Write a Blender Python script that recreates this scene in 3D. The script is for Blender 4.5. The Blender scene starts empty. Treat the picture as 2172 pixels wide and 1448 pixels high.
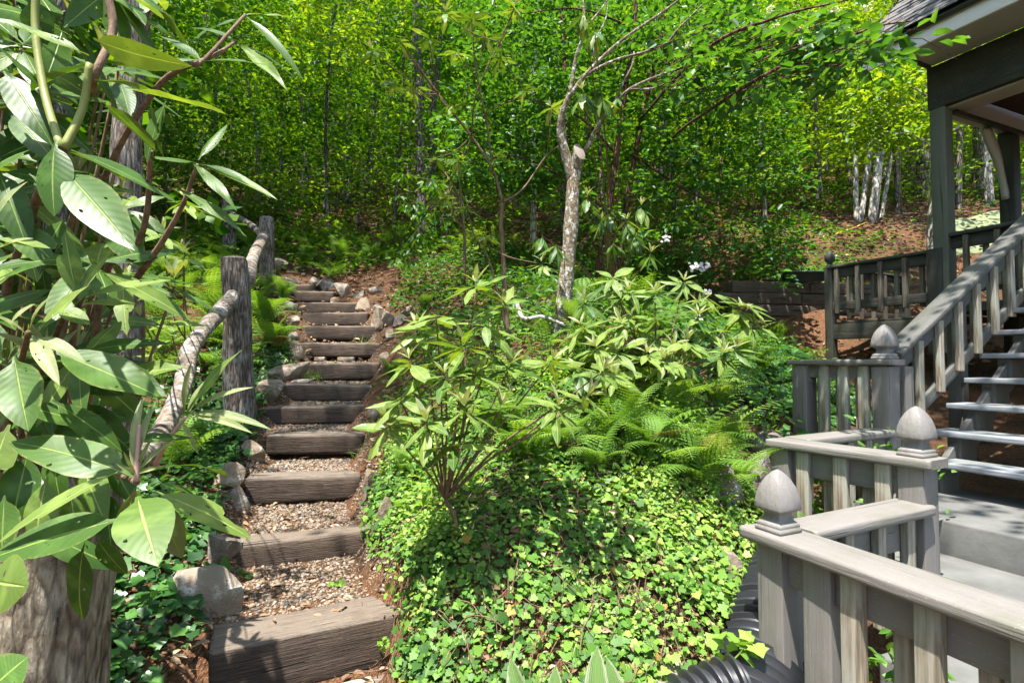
import bpy, math, random
import numpy as np
from mathutils import Vector, Matrix, Quaternion

random.seed(11)
rng = np.random.default_rng(11)
SC = bpy.context.scene
COL = SC.collection

# ------------------------------------------------------------------ camera
F = 1207.0                      # focal length in photograph pixels (2172 wide): 20 mm lens
PITCH = math.atan(44 / 1207.0)  # eye level lies at y = 768 in the photograph
cam_d = bpy.data.cameras.new("camera")
cam_d.sensor_width = 36
cam_d.lens = F / 2172 * 36
cam_d.clip_start = 0.05
cam_d.clip_end = 600
cam = bpy.data.objects.new("camera", cam_d)
COL.objects.link(cam)
cam.location = (0, 0, 0)        # the eye is the origin: the garden floor is about 1.5 m below
cam.rotation_euler = (math.pi / 2 + PITCH, 0, 0)
SC.camera = cam

# ------------------------------------------------------------------ world, sun, exposure
SUN = Vector((-0.16, -0.30, 1.0)).normalized()      # towards the sun: high, behind the viewer
w = bpy.data.worlds.new("World")
SC.world = w
w.use_nodes = True
nt = w.node_tree
bg = nt.nodes["Background"]
sky = nt.nodes.new("ShaderNodeTexSky")
sky.sky_type = 'NISHITA'
sky.sun_disc = False
sky.sun_elevation = math.asin(SUN.z)
sky.sun_rotation = math.atan2(SUN.x, SUN.y)
nt.links.new(sky.outputs[0], bg.inputs[0])
bg.inputs[1].default_value = 0.15
sun_d = bpy.data.lights.new("sun", 'SUN')
sun_d.energy = 4.0
sun_d.angle = math.radians(0.6)
sun_d.color = (1.0, 0.96, 0.90)
sun = bpy.data.objects.new("sun", sun_d)
COL.objects.link(sun)
sun.rotation_euler = (-SUN).to_track_quat('-Z', 'Y').to_euler()
SC.view_settings.view_transform = 'Standard'
SC.view_settings.look = 'None'
SC.view_settings.gamma = 1
SC.view_settings.use_curve_mapping = False
SC.view_settings.exposure = 1.95
cy = SC.cycles
cy.use_denoising = True
cy.max_bounces = 7
cy.diffuse_bounces = 4
cy.glossy_bounces = 2
cy.transmission_bounces = 6
cy.transparent_max_bounces = 4
cy.sample_clamp_indirect = 6
cy.use_adaptive_sampling = True
cy.adaptive_threshold = 0.02

# ------------------------------------------------------------------ pixel -> place
CP, SP = math.cos(PITCH), math.sin(PITCH)
def ray(px, py):
    a, c = (px - 1086) / F, -(py - 724) / F
    return np.array([a, CP - c * SP, SP + c * CP])
def at(px, py, Y):
    r = ray(px, py)
    return Vector(r * (Y / r[1]))

# ------------------------------------------------------------------ scene helpers
def tag(o, label=None, cat=None, group=None, kind=None):
    if label: o["label"] = label
    if cat: o["category"] = cat
    if group: o["group"] = group
    if kind: o["kind"] = kind
    return o
def link(name, me, parent=None, M=None):
    o = bpy.data.objects.new(name, me)
    COL.objects.link(o)
    if M is not None: o.matrix_basis = M
    if parent is not None:
        o.parent = parent
        if parent.parent is None:
            o.matrix_parent_inverse = Matrix.Translation(-Vector(parent.location))
    return o
def thing(name, label, cat, loc=(0, 0, 0), group=None):
    o = bpy.data.objects.new(name, None)
    o.empty_display_size = 0.1
    COL.objects.link(o)
    o.location = loc
    return tag(o, label, cat, group)
ORD = ["lowest", "second", "third", "fourth", "fifth", "sixth", "seventh", "eighth", "ninth", "tenth",
       "eleventh", "twelfth", "thirteenth", "fourteenth"]

def np_mesh(name, V, faces, mat=None, smooth=True, var=None, uv=None):
    """faces: list of (m,k) int arrays"""
    me = bpy.data.meshes.new(name)
    V = np.asarray(V, dtype=np.float32)
    me.vertices.add(len(V))
    me.vertices.foreach_set("co", V.ravel())
    li = np.concatenate([np.asarray(f, dtype=np.int32).ravel() for f in faces])
    tot = np.concatenate([np.full(len(f), np.asarray(f).shape[1], dtype=np.int32) for f in faces])
    st = np.concatenate([[0], np.cumsum(tot)[:-1]]).astype(np.int32)
    me.loops.add(len(li))
    me.loops.foreach_set("vertex_index", li)
    me.polygons.add(len(tot))
    me.polygons.foreach_set("loop_start", st)
    me.polygons.foreach_set("loop_total", tot)
    if smooth:
        me.polygons.foreach_set("use_smooth", np.ones(len(tot), dtype=bool))
    if uv is not None:
        l = me.uv_layers.new(name="uv")
        l.data.foreach_set("uv", np.asarray(uv, dtype=np.float32)[li].ravel())
    if var is not None:
        a = me.attributes.new("var", 'FLOAT', 'POINT')
        a.data.foreach_set("value", np.asarray(var, dtype=np.float32))
    if mat: me.materials.append(mat)
    me.update(calc_edges=True)
    return me

# smooth pseudo noise
_nw = rng.normal(size=(24, 3)); _np = rng.uniform(0, 6.28, 24)
def noise3(P, s=1.0):
    P = np.asarray(P, dtype=float) * s
    v = np.zeros(P.shape[0])
    for k in range(24):
        f = 1.0 + (k // 6) * 0.9
        v += np.sin(P @ (_nw[k] * f) + _np[k]) / f
    return v / 6.0

def grid_faces(nu, nv, wrap_v=False, off=0):
    i = np.arange(nu - 1)[:, None]
    m = nv if wrap_v else nv - 1
    j = np.arange(m)[None, :]
    a = i * nv + j
    b = i * nv + (j + 1) % nv
    c = (i + 1) * nv + (j + 1) % nv
    d = (i + 1) * nv + j
    return np.stack([a, b, c, d], -1).reshape(-1, 4) + off

class MB:
    def __init__(s):
        s.V = []; s.F = {}; s.n = 0
    def add(s, V, faces):
        V = np.asarray(V, dtype=float)
        for f in faces:
            f = np.asarray(f)
            s.F.setdefault(f.shape[1], []).append(f + s.n)
        s.V.append(V); s.n += len(V)
    def tube(s, pts, rad, n=10, rough=0.0, ns=3.0, cap=True):
        pts = np.asarray(pts, dtype=float)
        rad = np.broadcast_to(np.asarray(rad, dtype=float), (len(pts),))
        t = np.gradient(pts, axis=0)
        t /= np.linalg.norm(t, axis=1)[:, None] + 1e-9
        ref = np.array([0, 0, 1.0]) if abs(t[:, 2].mean()) < 0.8 else np.array([1.0, 0, 0])
        a = np.cross(t, ref); a /= np.linalg.norm(a, axis=1)[:, None] + 1e-9
        b = np.cross(t, a)
        ang = np.arange(n) * 2 * math.pi / n
        V = pts[:, None, :] + rad[:, None, None] * (np.cos(ang)[None, :, None] * a[:, None, :] + np.sin(ang)[None, :, None] * b[:, None, :])
        V = V.reshape(-1, 3)
        if rough:
            d = V - np.repeat(pts, n, 0)
            V = np.repeat(pts, n, 0) + d * (1 + rough * noise3(V, ns))[:, None]
        fs = [grid_faces(len(pts), n, True)]
        if cap:
            V = np.vstack([V, pts[0], pts[-1]])
            k = len(pts) * n
            j = np.arange(n)
            fs.append(np.stack([(j + 1) % n, j, np.full(n, k)], -1))
            fs.append(np.stack([j + k - n, (j + 1) % n + k - n, np.full(n, k + 1)], -1))
        s.add(V, fs)
    def box(s, c, h, R=None):
        V = np.array([[x, y, z] for x in (-1, 1) for y in (-1, 1) for z in (-1, 1)], dtype=float) * np.asarray(h)
        if R is not None: V = V @ np.asarray(R).T
        V = V + np.asarray(c)
        s.add(V, [np.array([[0, 1, 3, 2], [4, 6, 7, 5], [0, 4, 5, 1], [2, 3, 7, 6], [0, 2, 6, 4], [1, 5, 7, 3]])])
    def mesh(s, name, mat, smooth=False):
        return np_mesh(name, np.vstack(s.V), [np.vstack(f) for f in s.F.values()], mat, smooth)

def spline(P, n):
    """smooth curve through points"""
    P = np.asarray(P, dtype=float)
    if len(P) < 3:
        t = np.linspace(0, 1, n)[:, None]
        return P[0] * (1 - t) + P[-1] * t
    Q = np.vstack([2 * P[0] - P[1], P, 2 * P[-1] - P[-2]])
    out = []
    seg = len(P) - 1
    for u in np.linspace(0, seg - 1e-6, n):
        i = int(u); f = u - i
        p0, p1, p2, p3 = Q[i], Q[i + 1], Q[i + 2], Q[i + 3]
        out.append(0.5 * (2 * p1 + (p2 - p0) * f + (2 * p0 - 5 * p1 + 4 * p2 - p3) * f * f + (3 * p1 - p0 - 3 * p2 + p3) * f ** 3))
    return np.array(out)

def frame_matrix(x, z, loc):
    x = Vector(x).normalized(); z = Vector(z)
    y = z.cross(x)
    if y.length < 1e-6: y = Vector((0, 1, 0)).cross(x)
    y.normalize(); z = x.cross(y)
    M = Matrix((x, y, z)).transposed().to_4x4()
    M.translation = Vector(loc)
    return M

# ------------------------------------------------------------------ materials
def mat_new(name):
    m = bpy.data.materials.new(name); m.use_nodes = True
    nt = m.node_tree
    for n in list(nt.nodes): nt.nodes.remove(n)
    out = nt.nodes.new("ShaderNodeOutputMaterial")
    return m, nt, out
def N(nt, t, **k):
    n = nt.nodes.new(t)
    for a, v in k.items(): setattr(n, a, v)
    return n
def ramp(nt, fac, stops):
    r = N(nt, "ShaderNodeValToRGB")
    while len(r.color_ramp.elements) < len(stops): r.color_ramp.elements.new(0.5)
    for e, (p, c) in zip(r.color_ramp.elements, stops):
        e.position = p; e.color = (c[0], c[1], c[2], 1)
    nt.links.new(fac, r.inputs[0])
    return r.outputs[0]
def mixc(nt, fac, a, b, mode='MIX'):
    n = N(nt, "ShaderNodeMix", data_type='RGBA', blend_type=mode)
    for i, v in ((0, fac), (6, a), (7, b)):
        if hasattr(v, 'is_linked') or hasattr(v, 'links'): nt.links.new(v, n.inputs[i])
        elif i == 0: n.inputs[0].default_value = v
        else: n.inputs[i].default_value = (v[0], v[1], v[2], 1)
    return n.outputs[2]
def noise(nt, vec, scale, detail=4, rough=0.55):
    n = N(nt, "ShaderNodeTexNoise")
    n.inputs["Scale"].default_value = scale
    n.inputs["Detail"].default_value = detail
    n.inputs["Roughness"].default_value = rough
    if vec is not None: nt.links.new(vec, n.inputs["Vector"])
    return n.outputs["Fac"]
def mapping(nt, src, scale):
    m = N(nt, "ShaderNodeMapping")
    m.inputs["Scale"].default_value = scale
    nt.links.new(src, m.inputs[0])
    return m.outputs[0]
def bump(nt, h, dist, strength=1.0):
    b = N(nt, "ShaderNodeBump")
    b.inputs["Strength"].default_value = strength
    b.inputs["Distance"].default_value = dist
    nt.links.new(h, b.inputs["Height"])
    return b.outputs[0]
def math_n(nt, op, a, b=None):
    n = N(nt, "ShaderNodeMath", operation=op)
    for i, v in ((0, a), (1, b)):
        if v is None: continue
        if isinstance(v, (int, float)): n.inputs[i].default_value = v
        else: nt.links.new(v, n.inputs[i])
    return n.outputs[0]
def principled(nt, out, col, rough=0.8, nrm=None, spec=0.3):
    p = N(nt, "ShaderNodeBsdfPrincipled")
    if isinstance(col, tuple): p.inputs["Base Color"].default_value = (*col, 1)
    else: nt.links.new(col, p.inputs["Base Color"])
    if isinstance(rough, (int, float)): p.inputs["Roughness"].default_value = rough
    else: nt.links.new(rough, p.inputs["Roughness"])
    p.inputs["Specular IOR Level"].default_value = spec
    if nrm is not None: nt.links.new(nrm, p.inputs["Normal"])
    if out is not None: nt.links.new(p.outputs[0], out.inputs[0])
    return p
def objc(nt):
    return N(nt, "ShaderNodeTexCoord").outputs["Object"]
def orand(nt):
    return N(nt, "ShaderNodeObjectInfo").outputs["Random"]

def leaf_cloud_mat(name, stops, trans=0.45, tcol=(1.5, 1.35, 0.35), rough=0.45, spec=0.35):
    m, nt, out = mat_new(name)
    a = N(nt, "ShaderNodeAttribute", attribute_name="var")
    c = ramp(nt, a.outputs["Fac"], stops)
    p = principled(nt, None, c, rough, None, spec)
    t = N(nt, "ShaderNodeBsdfTranslucent")
    nt.links.new(mixc(nt, 1.0, c, tcol, 'MULTIPLY'), t.inputs[0])
    mx = N(nt, "ShaderNodeMixShader"); mx.inputs[0].default_value = trans
    nt.links.new(p.outputs[0], mx.inputs[1]); nt.links.new(t.outputs[0], mx.inputs[2])
    nt.links.new(mx.outputs[0], out.inputs[0])
    return m

def big_leaf_mat(name, top_a, top_b, under, rib, trans=0.3, rough=0.32, tcol=(1.4, 1.3, 0.3), spec=0.5):
    """broad leaf with midrib and side veins; uv.x along, uv.y across"""
    m, nt, out = mat_new(name)
    uv = N(nt, "ShaderNodeTexCoord").outputs["UV"]
    sx = N(nt, "ShaderNodeSeparateXYZ"); nt.links.new(uv, sx.inputs[0])
    ac = math_n(nt, 'ABSOLUTE', math_n(nt, 'SUBTRACT', sx.outputs[1], 0.5))
    r = orand(nt)
    base = mixc(nt, r, top_a, top_b)
    blot = noise(nt, mapping(nt, objc(nt), (14, 14, 14)), 1.0, 4)
    base = mixc(nt, math_n(nt, 'MULTIPLY', blot, 0.35), base, tuple(0.55 * x for x in top_a))
    # brown freckles and worn margins on some leaves
    fre = noise(nt, mapping(nt, objc(nt), (60, 60, 60)), 1.0, 2)
    frm = ramp(nt, fre, [(0.66, (0, 0, 0)), (0.74, (1, 1, 1))])
    base = mixc(nt, math_n(nt, 'MULTIPLY', frm, 0.35), base, (0.10, 0.09, 0.03))
    vein = math_n(nt, 'SINE', math_n(nt, 'MULTIPLY', math_n(nt, 'SUBTRACT', sx.outputs[0], math_n(nt, 'MULTIPLY', ac, 0.35)), 75.0))
    vm = ramp(nt, vein, [(0.90, (0, 0, 0)), (1.0, (1, 1, 1))])
    base = mixc(nt, math_n(nt, 'MULTIPLY', vm, 0.07), base, rib)
    rm = ramp(nt, ac, [(0.012, (1, 1, 1)), (0.035, (0, 0, 0))])
    base = mixc(nt, math_n(nt, 'MULTIPLY', rm, 0.8), base, rib)
    edge = ramp(nt, math_n(nt, 'ADD', ac, math_n(nt, 'MULTIPLY', math_n(nt, 'SUBTRACT', blot, 0.5), 0.5)), [(0.44, (0, 0, 0)), (0.56, (.55, .55, .55))])
    base = mixc(nt, math_n(nt, 'MULTIPLY', edge, r), base, (0.30, 0.27, 0.06))
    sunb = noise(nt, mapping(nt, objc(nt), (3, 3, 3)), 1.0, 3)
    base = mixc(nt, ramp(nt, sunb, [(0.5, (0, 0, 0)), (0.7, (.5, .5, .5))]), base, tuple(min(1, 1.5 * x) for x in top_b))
    back = N(nt, "ShaderNodeNewGeometry").outputs["Backfacing"]
    col = mixc(nt, back, base, mixc(nt, math_n(nt, 'MULTIPLY', rm, 0.6), under, rib))
    hgt = math_n(nt, 'ADD', math_n(nt, 'MULTIPLY', vein, 0.10), math_n(nt, 'MULTIPLY', rm, -1.5))
    nb = bump(nt, hgt, 0.0008, 0.6)
    rg = N(nt, "ShaderNodeMapRange"); nt.links.new(blot, rg.inputs[0])
    rg.inputs[3].default_value = rough - 0.06; rg.inputs[4].default_value = rough + 0.16
    p = principled(nt, None, col, rg.outputs[0], nb, spec)
    t = N(nt, "ShaderNodeBsdfTranslucent")
    nt.links.new(mixc(nt, 1.0, base, tcol, 'MULTIPLY'), t.inputs[0])
    mx = N(nt, "ShaderNodeMixShader"); mx.inputs[0].default_value = trans
    nt.links.new(p.outputs[0], mx.inputs[1]); nt.links.new(t.outputs[0], mx.inputs[2])
    # insect holes in some of the leaves
    vadd = N(nt, "ShaderNodeVectorMath", operation='ADD')
    nt.links.new(mapping(nt, uv, (5, 2.2, 1)), vadd.inputs[0])
    cx = N(nt, "ShaderNodeCombineXYZ"); nt.links.new(math_n(nt, 'MULTIPLY', r, 37.0), cx.inputs[2]); nt.links.new(cx.outputs[0], vadd.inputs[1])
    hn = noise(nt, vadd.outputs[0], 1.6, 2, 0.5)
    hole = math_n(nt, 'MULTIPLY', math_n(nt, 'GREATER_THAN', hn, 0.70), math_n(nt, 'GREATER_THAN', ac, 0.05))
    tr_ = N(nt, "ShaderNodeBsdfTransparent"); m2 = N(nt, "ShaderNodeMixShader")
    nt.links.new(hole, m2.inputs[0]); nt.links.new(mx.outputs[0], m2.inputs[1]); nt.links.new(tr_.outputs[0], m2.inputs[2])
    nt.links.new(m2.outputs[0], out.inputs[0])
    return m

def timber_mat(name, dark, light, top, grain=(2.2, 55, 55)):
    """old railway tie: dark sides with streaked grain, greyer weathered upper face"""
    m, nt, out = mat_new(name)
    oc = objc(nt)
    g1 = noise(nt, mapping(nt, oc, grain), 1.6, 6, 0.65)
    g2 = noise(nt, mapping(nt, oc, (9, 150, 150)), 1.0, 3, 0.7)
    blot = noise(nt, mapping(nt, oc, (4, 6, 6)), 1.0, 4)
    g = math_n(nt, 'ADD', math_n(nt, 'MULTIPLY', g1, 0.6), math_n(nt, 'MULTIPLY', g2, 0.4))
    side = ramp(nt, g, [(0.36, dark), (0.52, tuple((a + b) / 2 for a, b in zip(dark, light))), (0.64, light)])
    topc = ramp(nt, g, [(0.36, tuple(0.35 * x for x in top)), (0.47, tuple(0.8 * x for x in top)), (0.62, top)])
    nz = N(nt, "ShaderNodeSeparateXYZ")
    nt.links.new(N(nt, "ShaderNodeNewGeometry").outputs["Normal"], nz.inputs[0])
    f = ramp(nt, math_n(nt, 'ADD', nz.outputs[2], math_n(nt, 'MULTIPLY', math_n(nt, 'SUBTRACT', blot, 0.5), 1.3)), [(0.35, (0, 0, 0)), (0.7, (1, 1, 1))])
    c = mixc(nt, f, side, topc)
    c = mixc(nt, ramp(nt, blot, [(0.5, (0, 0, 0)), (0.72, (.75, .75, .75))]), c, light)
    r = orand(nt)
    c = mixc(nt, math_n(nt, 'MULTIPLY', r, 0.35), c, (0.16, 0.115, 0.085))
    ck = noise(nt, mapping(nt, oc, (1.6, 42, 42)), 1.0, 3, 0.55)
    ckm = ramp(nt, ck, [(0.62, (0, 0, 0)), (0.67, (0.9,) * 3)])
    c = mixc(nt, ckm, c, (0.012, 0.009, 0.007))
    dr = noise(nt, mapping(nt, oc, (9, 9, 9)), 1.0, 7, 0.7)
    c = mixc(nt, ramp(nt, dr, [(0.58, (0, 0, 0)), (0.66, (0.5,) * 3)]), c, (0.09, 0.085, 0.05))
    nb = bump(nt, math_n(nt, 'SUBTRACT', math_n(nt, 'ADD', g, math_n(nt, 'MULTIPLY', blot, 0.5)), ckm), 0.02, 1.0)
    principled(nt, out, c, 0.85, nb, 0.25)
    return m

def paint_mat(name, col, wear=0.25, grain=(2.0, 40, 40), rough=0.55, dirt=(0.10, 0.10, 0.07)):
    m, nt, out = mat_new(name)
    oc = objc(nt)
    g = noise(nt, mapping(nt, oc, grain), 1.5, 5, 0.6)
    b = noise(nt, mapping(nt, oc, (5, 5, 5)), 1.0, 5)
    sp = noise(nt, mapping(nt, oc, (160, 160, 160)), 1.0, 1)
    ck = noise(nt, mapping(nt, oc, (grain[0] * .7, grain[1] * 2.2, grain[2] * 2.2)), 1.0, 2, 0.5)
    al = noise(nt, mapping(nt, oc, (2.3, 3.1, 3.1)), 1.0, 6, 0.65)
    c = mixc(nt, ramp(nt, b, [(0.42, (0, 0, 0)), (0.75, (wear,) * 3)]), col, dirt)
    c = mixc(nt, ramp(nt, g, [(0.5, (0, 0, 0)), (0.8, (0.25,) * 3)]), c, tuple(min(1, x * 1.6) for x in col))
    c = mixc(nt, ramp(nt, sp, [(0.70, (0, 0, 0)), (0.76, (0.6,) * 3)]), c, (0.42, 0.38, 0.25))
    c = mixc(nt, ramp(nt, al, [(0.52, (0, 0, 0)), (0.72, (0.55,) * 3)]), c, tuple(x * y for x, y in zip(col, (0.62, 0.70, 0.48))))
    if grain[1] >= 40: c = mixc(nt, ramp(nt, ck, [(0.69, (0, 0, 0)), (0.73, (0.85,) * 3)]), c, tuple(x * .2 for x in col))
    nb = bump(nt, math_n(nt, 'SUBTRACT', math_n(nt, 'ADD', g, math_n(nt, 'MULTIPLY', b, 0.4)), ramp(nt, ck, [(0.67, (0, 0, 0)), (0.73, (1, 1, 1))] if grain[1] >= 40 else [(.98, (0, 0, 0)), (1, (.01, .01, .01))])), 0.006, 0.8)
    principled(nt, out, c, rough, nb, 0.35)
    return m

def raw_wood_mat(name, a, b, c3):
    m, nt, out = mat_new(name)
    oc = objc(nt)
    g = noise(nt, mapping(nt, oc, (2.5, 50, 50)), 1.3, 6, 0.6)
    bl = noise(nt, mapping(nt, oc, (5, 9, 9)), 1.0, 3)
    c = ramp(nt, g, [(0.36, tuple(.45 * x for x in a)), (0.5, a), (0.62, b)])
    c = mixc(nt, ramp(nt, bl, [(0.45, (0, 0, 0)), (0.65, (.8, .8, .8))]), c, c3)
    c = mixc(nt, math_n(nt, 'MULTIPLY', orand(nt), 0.4), c, (0.20, 0.20, 0.14))
    principled(nt, out, c, 0.75, bump(nt, g, 0.006, 0.8), 0.25)
    return m

def bark_mat(name, dark, mid, light, patch=None, scale=(22, 22, 5), depth=0.03, patch_amt=0.5, crk=0.6, ps=(9, 9, 6)):
    m, nt, out = mat_new(name)
    oc = objc(nt)
    v = mapping(nt, oc, scale)
    g = noise(nt, v, 1.0, 7, 0.65)
    vo = N(nt, "ShaderNodeTexVoronoi", feature='DISTANCE_TO_EDGE')
    nt.links.new(v, vo.inputs["Vector"]); vo.inputs["Scale"].default_value = 1.2
    crack = ramp(nt, vo.outputs["Distance"], [(0.0, (0, 0, 0)), (0.22, (1, 1, 1))])
    h = math_n(nt, 'ADD', math_n(nt, 'MULTIPLY', crack, crk), math_n(nt, 'MULTIPLY', g, 1.6 - crk))
    c = ramp(nt, math_n(nt, 'MULTIPLY', h, 0.62), [(0.30, dark), (0.52, mid), (0.72, light)])
    if patch:
        pn = noise(nt, mapping(nt, oc, ps), 1.0, 6, 0.7)
        c = mixc(nt, math_n(nt, 'MULTIPLY', ramp(nt, pn, [(0.52, (0, 0, 0)), (0.60, (1, 1, 1))]), patch_amt), c, patch)
    principled(nt, out, c, 0.9, bump(nt, h, depth, 1.0), 0.2)
    return m

def stone_mat(name, a, b, lichen, moss=(0.06, 0.07, 0.015)):
    m, nt, out = mat_new(name)
    oc = objc(nt)
    r = orand(nt)
    g = noise(nt, mapping(nt, oc, (9, 9, 14)), 1.0, 8, 0.65)
    g2 = noise(nt, mapping(nt, oc, (60, 60, 60)), 1.0, 4, 0.6)
    c = ramp(nt, g, [(0.3, tuple(.5 * x for x in a)), (0.5, a), (0.68, b)])
    c = mixc(nt, math_n(nt, 'MULTIPLY', r, 0.5), c, (0.30, 0.235, 0.17))
    ln = noise(nt, mapping(nt, oc, (7, 7, 7)), 1.7, 6, 0.7)
    c = mixc(nt, ramp(nt, ln, [(0.56, (0, 0, 0)), (0.62, (.8, .8, .8))]), c, lichen)
    mn = noise(nt, mapping(nt, oc, (5, 5, 5)), 2.3, 5, 0.7)
    c = mixc(nt, ramp(nt, mn, [(0.62, (0, 0, 0)), (0.67, (.85, .85, .85))]), c, moss)
    principled(nt, out, c, 0.88, bump(nt, math_n(nt, 'ADD', g, math_n(nt, 'MULTIPLY', g2, 0.3)), 0.025, 0.9), 0.25)
    return m

def var_mat(name, stops, rough=0.85, spec=0.25):
    m, nt, out = mat_new(name)
    a = N(nt, "ShaderNodeAttribute", attribute_name="var")
    principled(nt, out, ramp(nt, a.outputs["Fac"], stops), rough, None, spec)
    return m

def plain_mat(name, col, rough=0.7, spec=0.3, nscale=12, amt=0.3, bd=0.004):
    m, nt, out = mat_new(name)
    oc = objc(nt)
    n = noise(nt, oc, nscale, 6, 0.6)
    c = mixc(nt, math_n(nt, 'MULTIPLY', n, amt), col, tuple(0.45 * x for x in col))
    principled(nt, out, c, rough, bump(nt, n, bd, 0.6), spec)
    return m

def ground_mat():
    m, nt, out = mat_new("forest_floor")
    oc = objc(nt)
    a = noise(nt, oc, 1.3, 6, 0.6)
    b = noise(nt, oc, 30, 6, 0.7)
    st = noise(nt, mapping(nt, oc, (160, 30, 60)), 1.0, 3, 0.7)
    soil = ramp(nt, b, [(0.32, (0.025, 0.017, 0.011)), (0.5, (0.075, 0.045, 0.026)), (0.66, (0.17, 0.10, 0.055))])
    straw = ramp(nt, st, [(0.32, (0.05, 0.022, 0.011)), (0.5, (0.16, 0.075, 0.035)), (0.66, (0.32, 0.18, 0.10))])
    c = mixc(nt, ramp(nt, a, [(0.40, (0, 0, 0)), (0.58, (1, 1, 1))]), soil, straw)
    principled(nt, out, c, 0.95, bump(nt, math_n(nt, 'ADD', b, st), 0.03, 1.0), 0.15)
    return m

M = {}
M['ground'] = ground_mat()
M['tie'] = timber_mat('old_tie', (0.022, 0.016, 0.013), (0.095, 0.067, 0.048), (0.20, 0.16, 0.125))
M['tie_top'] = timber_mat('old_wall_tie', (0.028, 0.020, 0.015), (0.13, 0.10, 0.075), (0.24, 0.19, 0.14))  # slightly lighter tie wood, for the retaining wall
M['paint'] = paint_mat('taupe_paint', (0.178, 0.163, 0.149), 0.3)
M['paint_cap'] = paint_mat('taupe_paint_cap', (0.175, 0.163, 0.152), 0.3, (30, 30, 12))
M['paint_shaded'] = paint_mat('taupe_paint_shaded', (0.032, 0.031, 0.025), 0.3)  # taupe railing paint darkened: shade of deck and porch put into the colour
M['paint_half_shade'] = paint_mat('taupe_paint_half_shade', (0.085, 0.083, 0.077), 0.3)  # same taupe paint, darkened less to carry the shade on the stairs
M['tread'] = paint_mat('tread_paint', (0.21, 0.222, 0.24), 0.5)
M['baluster'] = raw_wood_mat('baluster_wood', (0.27, 0.215, 0.155), (0.38, 0.33, 0.27), (0.33, 0.33, 0.28))
M['post'] = bark_mat('grey_post_bark', (0.035, 0.026, 0.02), (0.16, 0.125, 0.10), (0.36, 0.32, 0.28), (0.42, 0.42, 0.40), (34, 34, 5), 0.03, 0.35, 0.3)
M['post_brown'] = bark_mat('brown_post_bark', (0.05, 0.036, 0.025), (0.22, 0.175, 0.12), (0.44, 0.37, 0.27), (0.40, 0.38, 0.31), (34, 34, 9), 0.02, 0.4, 0.25)
M['rail'] = bark_mat('peeling_rail_bark', (0.05, 0.038, 0.028), (0.21, 0.165, 0.125), (0.38, 0.33, 0.28), (0.50, 0.48, 0.45), (30, 12, 24), 0.02, 0.55, 0.15)
M['bark'] = bark_mat('forest_bark', (0.035, 0.027, 0.02), (0.12, 0.095, 0.075), (0.22, 0.19, 0.16), (0.27, 0.28, 0.24), (16, 16, 4), 0.02, 0.4)
M['bark_pale'] = bark_mat('pale_bark', (0.10, 0.085, 0.07), (0.27, 0.24, 0.20), (0.46, 0.42, 0.37), (0.55, 0.53, 0.48), (14, 14, 5), 0.01, 0.6)
M['bark_red'] = bark_mat('red_brown_bark', (0.03, 0.014, 0.01), (0.10, 0.045, 0.028), (0.19, 0.10, 0.07), None, (18, 18, 5), 0.015)
M['lichen_bark'] = bark_mat('lichen_bark', (0.07, 0.05, 0.03), (0.20, 0.15, 0.095), (0.34, 0.28, 0.20), (0.56, 0.58, 0.54), (50, 50, 26), 0.015, 0.85, 0.12, (30, 30, 20))
M['twig'] = bark_mat('twig_bark', (0.07, 0.045, 0.03), (0.17, 0.11, 0.07), (0.27, 0.19, 0.13), None, (70, 70, 14), 0.004, 0, 0.05)
M['green_stem'] = plain_mat('green_stem', (0.20, 0.22, 0.05), 0.5)
M['shoot'] = plain_mat('young_shoot', (0.42, 0.25, 0.20), 0.6)
M['baluster_shaded'] = raw_wood_mat('shaded_baluster_wood', (0.08, 0.058, 0.038), (0.12, 0.095, 0.07), (0.09, 0.09, 0.07))  # baluster wood with the deck's shade painted into its tone
M['endgrain'] = plain_mat('sawn_end', (0.22, 0.18, 0.15), 0.85, 0.2, 40, 0.5)
M['stone'] = stone_mat('path_stone', (0.135, 0.115, 0.095), (0.25, 0.22, 0.19), (0.40, 0.40, 0.38))
M['stone_warm'] = stone_mat('warm_stone', (0.19, 0.14, 0.095), (0.34, 0.28, 0.21), (0.42, 0.38, 0.33), (0.07, 0.07, 0.02))
M['pebble'] = var_mat('pebbles', [(0, (0.08, 0.07, 0.06)), (0.25, (0.17, 0.14, 0.11)), (0.5, (0.245, 0.18, 0.115)), (0.75, (0.19, 0.125, 0.072)), (1, (0.34, 0.30, 0.26))], 0.8)
M['needle'] = var_mat('pine_needles', [(0, (0.10, 0.045, 0.02)), (0.5, (0.27, 0.135, 0.065)), (1, (0.42, 0.29, 0.17))], 0.8)
M['litter'] = var_mat('leaf_litter', [(0, (0.06, 0.035, 0.02)), (0.5, (0.20, 0.12, 0.065)), (1, (0.40, 0.29, 0.18))], 0.8)
M['concrete'] = plain_mat('weathered_concrete', (0.18, 0.18, 0.168), 0.85, 0.2, 5, 1.3, 0.015)
M['shotcrete'] = plain_mat('green_painted_bank', (0.20, 0.225, 0.12), 0.9, 0.15, 5, 0.6, 0.04)
M['black_plastic'] = plain_mat('black_plastic', (0.022, 0.023, 0.026), 0.38, 0.5, 20, 0.3, 0.001)
M['soffit'] = plain_mat('soffit_paint', (0.40, 0.36, 0.31), 0.6, 0.3, 3, 0.2)
M['white_trim'] = plain_mat('white_trim', (0.68, 0.66, 0.62), 0.5, 0.3, 3, 0.2)
M['dark_trim'] = paint_mat('dark_olive_trim', (0.022, 0.023, 0.016), 0.2)
M['porch_post'] = paint_mat('porch_post_paint', (0.085, 0.09, 0.062), 0.2)
M['red_brown'] = plain_mat('red_brown_siding', (0.06, 0.03, 0.022), 0.7)
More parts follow.
